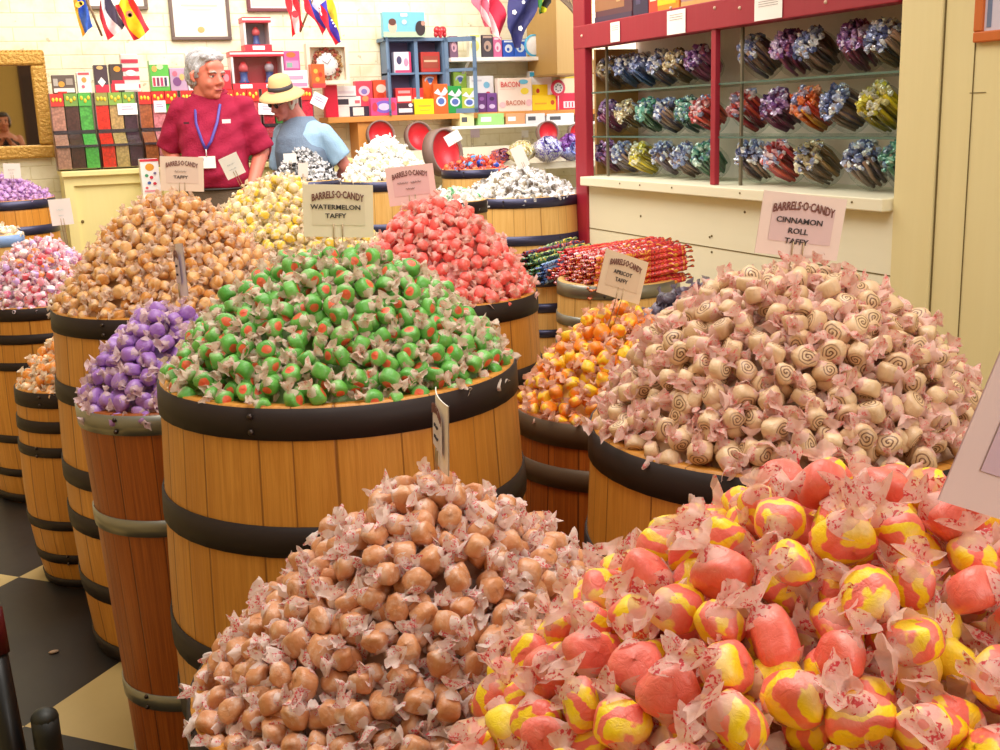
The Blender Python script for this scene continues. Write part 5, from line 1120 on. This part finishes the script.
# ------------------------------------------------------------------ people
def voxel(mb, size, smooth=3, name='body'):
    ob = link('tmp', mb.mesh('tmp'))
    m = ob.modifiers.new('r', 'REMESH'); m.mode = 'VOXEL'; m.voxel_size = size; m.use_smooth_shade = True
    if smooth: q = ob.modifiers.new('s', 'SMOOTH'); q.factor = .5; q.iterations = smooth
    bpy.context.view_layer.update()
    me = bpy.data.meshes.new_from_object(ob.evaluated_get(bpy.context.evaluated_depsgraph_get())); me.name = name
    mats = list(mb.ms); bpy.data.objects.remove(ob)
    me.materials.clear(); me.materials.append(mats[0]); me.polygons.foreach_set('material_index', [0]*len(me.polygons)); me.polygons.foreach_set('use_smooth', [True]*len(me.polygons)); return me
def loft(mb, secs, m, n=24):
    """secs: (z, rx, ry, cx, cy)"""
    vs = []; 
    for (z, rx, ry, cx, cy) in secs:
        for i in range(n):
            a = 2*PI*i/n; c, s_ = math.cos(a), math.sin(a)
            vs.append((cx+rx*math.copysign(abs(c)**.85, c), cy+ry*math.copysign(abs(s_)**.85, s_), z))
    fs = [(j*n+i, j*n+(i+1) % n, (j+1)*n+(i+1) % n, (j+1)*n+i) for j in range(len(secs)-1) for i in range(n)]
    fs += [tuple(range(n))[::-1], tuple((len(secs)-1)*n+i for i in range(n))]
    mb.add(vs, fs, m, True)
def limb(mb, pts, rad, m, n=14):
    mb.tube(pts, rad, m, n)
    for p, r_ in zip(pts, rad): mb.ball(p, r_*.98, m, 12, 8)
def hand(mb, wrist, d, palm_n, m, s_=1.0, curl=.5, side=1):
    """palm and five fingers; d along the fingers, palm_n out of the palm"""
    d = Vector(d).normalized(); nrm = (Vector(palm_n)-d*Vector(palm_n).dot(d)).normalized(); x = d.cross(nrm)*side; w_ = Vector(wrist)
    T = Matrix((( x.x, d.x, nrm.x, w_.x), (x.y, d.y, nrm.y, w_.y), (x.z, d.z, nrm.z, w_.z), (0, 0, 0, 1)))
    mb.ball((0, .045*s_, 0), (.040*s_, .052*s_, .016*s_), m, 14, 9, T)
    for i, (fx, L) in enumerate(((-.030, .062), (-.010, .074), (.011, .080), (.031, .070))):
        p0 = Vector((fx*s_, .085*s_, 0)); a = curl*.6; p1 = p0+Vector((fx*.15, math.cos(a)*L*.45, math.sin(a)*L*.45))*s_; a2 = curl*1.5; p2 = p1+Vector((0, math.cos(a2)*L*.5, math.sin(a2)*L*.5))*s_
        mb.tube([T @ p0, T @ p1, T @ p2], [.0095*s_, .0090*s_, .0075*s_], m, 8)
    p0 = Vector((.034*s_, .02*s_, 0)); p1 = p0+Vector((.026, .030, .008))*s_; p2 = p1+Vector((.008, .032, .012))*s_
    mb.tube([T @ p0, T @ p1, T @ p2], [.013*s_, .011*s_, .009*s_], m, 8)
def head_parts(mb, skin, T, male=True, k=1.0):
    """faces -y; origin at the head centre (eye line)"""
    S = Matrix.Scale(k, 4); T = T @ S; B = lambda c, r_, nu=20, nv=14: mb.ball(c, r_, skin, nu, nv, T)
    B((0, .018, .035), (.076, .094, .088)); B((0, -.022, -.015), (.064, .070, .088)); B((0, -.032, -.072), (.047, .052, .044)); B((0, -.070, -.093), (.020, .018, .017))
    B((-.030, -.058, -.030), (.028, .026, .030)); B((.030, -.058, -.030), (.028, .026, .030))
    B((0, -.078, .022), (.055, .016, .014)); B((0, -.066, .05), (.055, .024, .035))
    mb.tube([T @ Vector((0, -.086, .015)), T @ Vector((0, -.100, -.012)), T @ Vector((0, -.112, -.030))], [.009*k, .012*k, .015*k], skin, 10)
    B((-.012, -.098, -.032), (.009, .012, .008), 10, 8); B((.012, -.098, -.032), (.009, .012, .008), 10, 8); B((0, -.104, -.030), (.012, .012, .010), 10, 8)
    B((0, -.084, -.058), (.024, .012, .007)); B((0, -.082, -.068), (.021, .012, .008))
    for s_ in (-1, 1):
        mb.tube([T @ Vector((s_*.078, .004, .022)), T @ Vector((s_*.090, .012, .012)), T @ Vector((s_*.088, .010, -.012)), T @ Vector((s_*.078, .0, -.028))], [.010*k, .012*k, .010*k, .007*k], skin, 8)
    mb.tube([T @ Vector((0, .02, -.05)), T @ Vector((0, .03, -.14))], [.056*k, .058*k], skin, 16)
def face_bits(root, T, skin_c, brow_c, k=1.0, iris='#3a3a48', eyes=True):
    T = T @ Matrix.Scale(k, 4)
    for s_ in (-1, 1):
        if eyes:
            e = MB().ball((s_*.030, -.074, .004), (.0135, .011, .0085), M('#efe6e2', .25), 12, 8, T).build('eye', root)
            MB().ball((s_*.030, -.0835, .004), (.0058, .003, .0058), M(iris, .2), 10, 6, T).build('iris', e)
            MB().tube([T @ Vector((s_*.016, -.084, .009)), T @ Vector((s_*.030, -.088, .0135)), T @ Vector((s_*.044, -.080, .008))], [.003*k, .0036*k, .003*k], M(skin_c, .5), 6).build('eyelid', root)
        MB().tube([T @ Vector((s_*.014, -.092, .022)), T @ Vector((s_*.030, -.095, .028)), T @ Vector((s_*.048, -.084, .022))], [.004*k, .005*k, .003*k], M(brow_c, .7), 8).build('eyebrow', root)
    MB().tube([T @ Vector((-.022, -.092, -.064)), T @ Vector((-.008, -.0975, -.061)), T @ Vector((.008, -.0975, -.061)), T @ Vector((.022, -.092, -.064))], [.003*k, .0052*k, .0052*k, .003*k], M('#a84a4c', .45), 8).build('mouth', root)
def skin_mat(c1, c2):
    k = NT('skin'); n = k.noise(14, k.obj(), 4); k.base(k.mix(n, srgb(c1), srgb(c2))); k.set(Roughness=.5); k.p.inputs['Subsurface Weight'].default_value = .08; k.p.inputs['Subsurface Radius'].default_value = (.02, .008, .004); return k.m
def cloth_mat(c1, c2, sc=180):
    k = NT('cloth'); o = k.obj(); n = k.noise(5, o, 4, .6); f_ = k.noise(sc, o, 1); k.base(k.mix(n, srgb(c1), srgb(c2))); k.bump(k.math('ADD', k.math('MULTIPLY', n, 2), k.math('MULTIPLY', f_, .3)), .5, .02); k.set(Roughness=.8); k.p.inputs['Specular IOR Level'].default_value = .2; return k.m

# the man in the burgundy shirt
pm = at(213, 130, 5.85); mroot = empty('person', (pm.x, pm.y, 0), (0, 0, -YAW+math.radians(2)), 'man with grey hair in burgundy polo shirt and lanyard, hands on hips, looking right', 'person')
sk = skin_mat('#c4604e', '#e08a74'); mb = MB()
HT = TR(.004, -.045, 1.612) @ R(0, 0, math.radians(50)) @ R(math.radians(5), 0, 0)
head_parts(mb, sk, HT, True, 1.0)
mb.tube([(0, .02, 1.45), (-.002, -.004, 1.60)], [.066, .060], sk, 18)
tor = [(.88, .155, .13, 0, 0), (1.0, .16, .145, 0, 0), (1.12, .155, .155, 0, -.01), (1.25, .155, .145, 0, -.008), (1.36, .16, .125, 0, 0), (1.45, .15, .10, 0, .008), (1.51, .09, .07, 0, .006), (1.54, .06, .055, 0, .0)]
loft(mb, tor, sk)
for s_ in (-1, 1):
    limb(mb, [(s_*.085, 0, .92), (s_*.10, -.005, .50), (s_*.11, .02, .10)], [.088, .058, .042], sk)
    mb.ball((s_*.115, -.05, .045), (.045, .13, .042), sk, 16, 10)
ML = [(-.155, .01, 1.455), (-.245, .05, 1.245), (-.150, -.06, 1.105)]; MR = [(.155, .01, 1.455), (.235, .04, 1.225), (.195, -.08, 1.05)]
limb(mb, ML, [.055, .045, .031], sk); limb(mb, MR, [.055, .045, .031], sk)
hand(mb, ML[2], (.55, -.35, -.55), (.5, .8, .1), sk, 1.0, .5, 1); hand(mb, MR[2], (-.30, -.25, -.9), (-.8, .5, 0), sk, 1.0, .55, -1)
link('body', voxel(mb, .0062, 2), mroot)
face_bits(mroot, HT, '#b8604e', '#a8a09c', 1.0)
# grey hair
kh = NT('grey_hair'); nz = kh.noise(70, kh.obj(), 4, .7, 1.0); kh.base(kh.mix(nz, srgb('#7d7a7e'), srgb('#dcdadf'))); kh.bump(nz, .8, .01); kh.set(Roughness=.6)
mb = MB(); T = HT @ Matrix.Scale(1.0, 4)
for (c, r_) in (((0, .030, .058), (.084, .096, .086)), ((0, .062, .010), (.080, .066, .085)), ((-.02, -.040, .096), (.050, .040, .026)), ((.03, -.032, .098), (.044, .040, .026)), ((0, .01, .110), (.06, .07, .03)), ((-.066, .0, .035), (.018, .028, .045)), ((.066, .0, .035), (.018, .028, .045))): mb.ball(c, r_, kh.m, 20, 14, T)
hair = voxel(mb, .006, 3, 'hair'); ax = T.inverted()
rg = random.Random(9)
for v in hair.vertices:
    q = ax @ v.co; v.co += v.normal*(.003*math.sin(q.x*260+q.y*90)+.003*math.sin(q.y*210+q.z*140)) 
o = link('hair', hair, mroot)
# cut the hair away from the face
bm = bmesh.new(); bm.from_mesh(hair); dl = [f for f in bm.faces if (lambda q: (q.y < -.05 and q.z < .062) or (q.y < -.015 and q.z < .02 and abs(q.x) < .085) or (q.y < .012 and q.z < -.01))(ax @ f.calc_center_median())]
bmesh.ops.delete(bm, geom=dl, context='FACES'); bm.to_mesh(hair); bm.free()
# polo shirt
pc = cloth_mat('#8e1836', '#a82448'); mb = MB()
loft(mb, [(1.05, .176, .166, 0, 0), (1.12, .176, .176, 0, -.014), (1.20, .172, .172, 0, -.016), (1.30, .172, .152, 0, -.006), (1.38, .176, .132, 0, 0), (1.45, .168, .112, 0, .006), (1.505, .12, .088, 0, .006), (1.53, .080, .075, 0, .0)], pc, 32)
for P_ in (ML, MR):
    a, b_ = Vector(P_[0]), Vector(P_[1]); mb.tube([a+(a-b_)*.05, a.lerp(b_, .3), a.lerp(b_, .65), a.lerp(b_, .98)], [.066, .068, .070, .073], pc, 18); mb.ball(a, (.068, .068, .062), pc, 16, 10)
sm = voxel(mb, .008, 3, 'polo_shirt')
for v in sm.vertices:
    x, y, z = v.co; v.co += v.normal*(.004*math.sin(z*38+x*22)*math.sin(x*17+z*9)+.003*math.sin(z*70-x*40))
link('polo_shirt', sm, mroot)
mb = MB()
for s_ in (-1, 1): mb.add([(s_*.02, -.088, 1.455), (s_*.075, -.075, 1.475), (s_*.085, -.01, 1.525), (s_*.060, .0, 1.545), (s_*.045, -.060, 1.515)], [(0, 1, 2, 3, 4)], pc)
mb.tube([(.082*math.cos(a), -.004+.082*math.sin(a), 1.530+.020*math.sin(a)) for a in [i*PI/9-1.25 for i in range(16)]], .013, pc, 8, flat=.8)
o = mb.build('collar', mroot)
tc = cloth_mat('#5a4a40', '#7a6a5a'); mb = MB()
loft(mb, [(.86, .178, .142, 0, 0), (.95, .188, .152, 0, 0), (1.05, .185, .158, 0, -.004)], tc)
for s_ in (-1, 1): mb.tube([(s_*.09, 0, .93), (s_*.10, -.005, .5), (s_*.112, .02, .07)], [.105, .080, .070], tc, 18)
link('trousers', voxel(mb, .010, 3), mroot)
mb = MB(); 
mb.tube([(.186*math.cos(a), -.004+.160*math.sin(a), 1.045) for a in [i*2*PI/24 for i in range(25)]], .014, M('#2e2420', .5), 8, flat=.5); mb.build('belt', mroot)
for s_ in (-1, 1): 
    mb = MB(); mb.ball((s_*.115, -.05, .052), (.050, .14, .050), M('#3a2c24', .5), 16, 10); mb.build('shoe', mroot)
la = M('#4c3a98', .5)
MB().tube([(-.050, -.045, 1.53), (-.062, -.090, 1.46), (-.050, -.160, 1.38), (-.022, -.186, 1.29), (-.006, -.196, 1.25)], .0075, la, 6, flat=.25).build('lanyard', mroot)
MB().tube([(.052, -.050, 1.53), (.066, -.092, 1.47), (.056, -.155, 1.38), (.024, -.184, 1.29), (-.002, -.198, 1.25)], .0075, la, 6, flat=.25).build('lanyard', mroot)
t = MB().box((-.044, -.204, 1.155), (.040, -.200, 1.215), M('#fdfbfa', .35, var=.01)).build('name_badge', mroot)
MB().box((-.03, -.2055, 1.195), (-.018, -.204, 1.205), M('#50508a', .5)).build('printed_mark', t); MB().tube([(-.003, -.199, 1.25), (-.003, -.203, 1.212)], .003, M('#c8c4c8', .3), 6).build('clip', t)
MB().box((.082, -.158, 1.375), (.124, -.148, 1.395), M('#f4e4ea', .5)).build('pocket_label', mroot)
MB().box((-.115, -.150, 1.378), (-.088, -.142, 1.388), M('#4a1828', .5)).build('pocket_mark', mroot)

# the woman in the straw hat
pw_ = at(303, 130, 6.2); wr = empty('person', (pw_.x, pw_.y, 0), (0, 0, -YAW+math.radians(-26)), 'woman in straw hat and blue-grey shirt, looking down, arm bent behind her', 'person'); wr.scale = (.85, .90, 1.01)
sk2 = skin_mat('#b8685c', '#d88c80'); mb = MB()
WT = TR(-.060, -.115, 1.475) @ R(0, math.radians(6), math.radians(-8)) @ R(math.radians(24), 0, 0)
head_parts(mb, sk2, WT, False, .88)
mb.tube([(-.01, .01, 1.33), (-.035, -.07, 1.44)], [.056, .050], sk2, 16)
wt = [(.80, .165, .125, 0, .02), (.90, .175, .135, 0, .02), (1.0, .150, .115, 0, .01), (1.10, .145, .12, 0, 0), (1.20, .155, .13, 0, -.01), (1.29, .155, .11, 0, -.01), (1.345, .11, .085, 0, 0), (1.37, .06, .055, -.01, 0)]
loft(mb, wt, sk2)
for s_ in (-1, 1):
    limb(mb, [(s_*.08, .02, .84), (s_*.085, .01, .46), (s_*.09, .03, .09)], [.085, .054, .038], sk2); mb.ball((s_*.092, -.035, .04), (.040, .115, .038), sk2, 14, 9)
WR = [(.155, .01, 1.29), (.250, .09, 1.105), (.10, .175, 1.02)]; WL = [(-.155, -.01, 1.29), (-.20, -.03, 1.04), (-.14, -.20, .93)]
limb(mb, WR, [.048, .040, .027], sk2); limb(mb, WL, [.048, .038, .027], sk2)
hand(mb, WR[2], (-.9, .1, -.3), (0, -1, 0), sk2, .9, .5, 1); hand(mb, WL[2], (.3, -.8, -.4), (0, 0, -1), sk2, .9, .6, 1)
link('body', voxel(mb, .0062, 2), wr)
face_bits(wr, WT, '#a85a50', '#8a7068', .88)
kb = NT('fair_hair'); nz = kb.noise(60, kb.obj(), 4); kb.base(kb.mix(nz, srgb('#b0a08c'), srgb('#ded2c4'))); kb.set(Roughness=.6)
mb = MB(); 
for (c, r_) in (((0, .035, .03), (.083, .085, .090)), ((0, .065, -.02), (.076, .055, .075)), ((.068, .015, -.02), (.016, .030, .05)), ((-.068, .015, -.02), (.016, .03, .05))): mb.ball(c, r_, kb.m, 18, 12, WT @ Matrix.Scale(.88, 4))
link('hair', voxel(mb, .007, 2), wr)
ks = NT('straw'); o_ = ks.obj(); sp = ks.sep(o_); wv = ks.new('ShaderNodeTexWave'); wv.bands_direction = 'Z'; wv.inputs['Scale'].default_value = 60; ks.l.new(o_, wv.inputs['Vector']); ks.base(ks.mix(wv.outputs[0], srgb('#d0a468'), srgb('#eccb94'))); ks.bump(wv.outputs[0], .5, .004); ks.set(Roughness=.7)
T = WT @ TR(0, .012, .050) @ R(math.radians(-8), 0, 0) @ Matrix.Scale(.84, 4)
mb = MB().lathe([(.001, .098), (.045, .098), (.074, .086), (.088, .045), (.094, .008), (.110, .0), (.150, -.018), (.172, -.034), (.171, -.038), (.149, -.022), (.109, -.005), (.091, .0)], ks.m, 36, T); hat = mb.build('straw_hat', wr)
MB().lathe([(.0935, .010), (.0955, .012), (.0925, .038), (.0905, .038)], M('#3a3438', .6), 36, T).build('hat_band', hat)
# sunglasses
mb = MB(); m_ = M('#30303c', .2)
TG = WT @ Matrix.Scale(.88, 4)
for s_ in (-1, 1): mb.ball((s_*.031, -.094, .004), (.022, .004, .016), m_, 14, 8, TG); mb.tube([TG @ Vector((s_*.052, -.088, .008)), TG @ Vector((s_*.082, .0, .012))], .002, m_, 6)
mb.tube([TG @ Vector((-.010, -.096, .008)), TG @ Vector((.010, -.096, .008))], .002, m_, 6); mb.build('sunglasses', wr)
bc = cloth_mat('#8ab0d4', '#a8c8e4'); gc = cloth_mat('#6a7c94', '#7e90a8'); mb = MB()
loft(mb, [(.86, .192, .150, 0, .02), (1.0, .172, .135, 0, .012), (1.10, .165, .138, 0, 0), (1.20, .172, .145, 0, -.01), (1.29, .170, .125, 0, -.01), (1.345, .125, .098, 0, 0), (1.37, .08, .07, -.01, 0)], bc, 28)
for P_ in (WR, WL):
    a, b_ = Vector(P_[0]), Vector(P_[1]); mb.tube([a+(a-b_)*.05, a.lerp(b_, .4), a.lerp(b_, .78)], [.062, .068, .072], bc, 16); mb.ball(a, (.066, .066, .058), bc, 14, 9)
sm = voxel(mb, .008, 3)
for v in sm.vertices: x, y, z = v.co; v.co += v.normal*(.004*math.sin(z*42+x*26)*math.sin(x*19+z*8))
link('shirt', sm, wr)
mb = MB(); loft(mb, [(.96, .190, .152, 0, .012), (1.10, .182, .156, 0, 0), (1.20, .178, .160, 0, -.014), (1.27, .150, .145, -.010, -.018), (1.345, .118, .110, -.010, -.006), (1.385, .080, .080, -.018, 0)], gc, 28)
link('waistcoat', voxel(mb, .008, 2), wr)
mb = MB(); ck = M('#3a3444', .5)
mb.tube([(-.07, -.06, 1.375), (-.055, -.135, 1.28), (-.03, -.165, 1.16)], .006, ck, 8); mb.tube([(.03, -.07, 1.37), (.0, -.14, 1.28), (-.03, -.165, 1.16)], .006, ck, 8); mb.ball((-.03, -.17, 1.14), (.02, .012, .03), ck, 12, 8); mb.build('neck_cord', wr)
tc2 = cloth_mat('#4a5a78', '#5c6c8a'); mb = MB(); loft(mb, [(.76, .178, .14, 0, .02), (.88, .182, .142, 0, .02), (.98, .162, .125, 0, .01)], tc2)
for s_ in (-1, 1): mb.tube([(s_*.085, .02, .85), (s_*.088, .01, .46), (s_*.092, .03, .07)], [.098, .072, .062], tc2, 16)
link('trousers', voxel(mb, .010, 2), wr)
for s_ in (-1, 1): MB().ball((s_*.092, -.035, .046), (.045, .122, .045), M('#e0dcd8', .5), 14, 9).build('shoe', wr)

# the visitor whose reflection shows in the mirror, standing behind the viewpoint
vr = empty('person', (.02, -.80, 0), (0, 0, PI), 'dark-haired visitor in black vest reflected in the gold framed mirror', 'person')
mb = MB(); VT = TR(0, -.02, 1.50); sk3 = skin_mat('#b06a50', '#c88468'); head_parts(mb, sk3, VT, False, .95); mb.tube([(0, .02, 1.30), (0, 0, 1.45)], [.056, .05], sk3, 16); loft(mb, wt, sk3)
for s_ in (-1, 1):
    limb(mb, [(s_*.08, .02, .84), (s_*.085, .01, .46), (s_*.09, .03, .09)], [.085, .054, .038], sk3); mb.ball((s_*.092, -.035, .04), (.040, .115, .038), sk3, 14, 9)
VA = [[(s_*.155, .0, 1.30), (s_*.21, -.09, 1.09), (s_*.055, -.24, 1.25)] for s_ in (-1, 1)]
for s_, P_ in zip((-1, 1), VA): limb(mb, P_, [.046, .038, .027], sk3); hand(mb, P_[2], (-s_*.5, -.1, .8), (-s_*.6, -.3, 0), sk3, .85, .9, s_)
link('body', voxel(mb, .008, 2), vr); face_bits(vr, VT, '#9a5a44', '#2c2420', .95)
mb = MB()
for (c, r_) in (((0, .035, .035), (.086, .085, .090)), ((0, .065, -.03), (.080, .055, .09)), ((0, -.035, .082), (.068, .060, .045)), ((.07, 0, .0), (.02, .05, .07)), ((-.07, 0, .0), (.02, .05, .07))): mb.ball(c, r_, M('#2c201c', .5), 18, 12, VT @ Matrix.Scale(.96, 4))
mb.build('hair', vr)
mb = MB(); loft(mb, [(.80, .180, .142, 0, .02), (.92, .186, .146, 0, .02), (1.02, .160, .128, 0, .01), (1.12, .158, .134, 0, 0), (1.24, .165, .140, 0, -.01), (1.31, .110, .112, 0, -.01)], cloth_mat('#16161a', '#24242a')); link('black_vest', voxel(mb, .009, 2), vr)
mb = MB()
for s_ in (-1, 1): mb.tube([(s_*.085, .02, .85), (s_*.088, .01, .46), (s_*.092, .03, .07)], [.098, .072, .062], tc2, 16)
mb.build('trousers', vr)
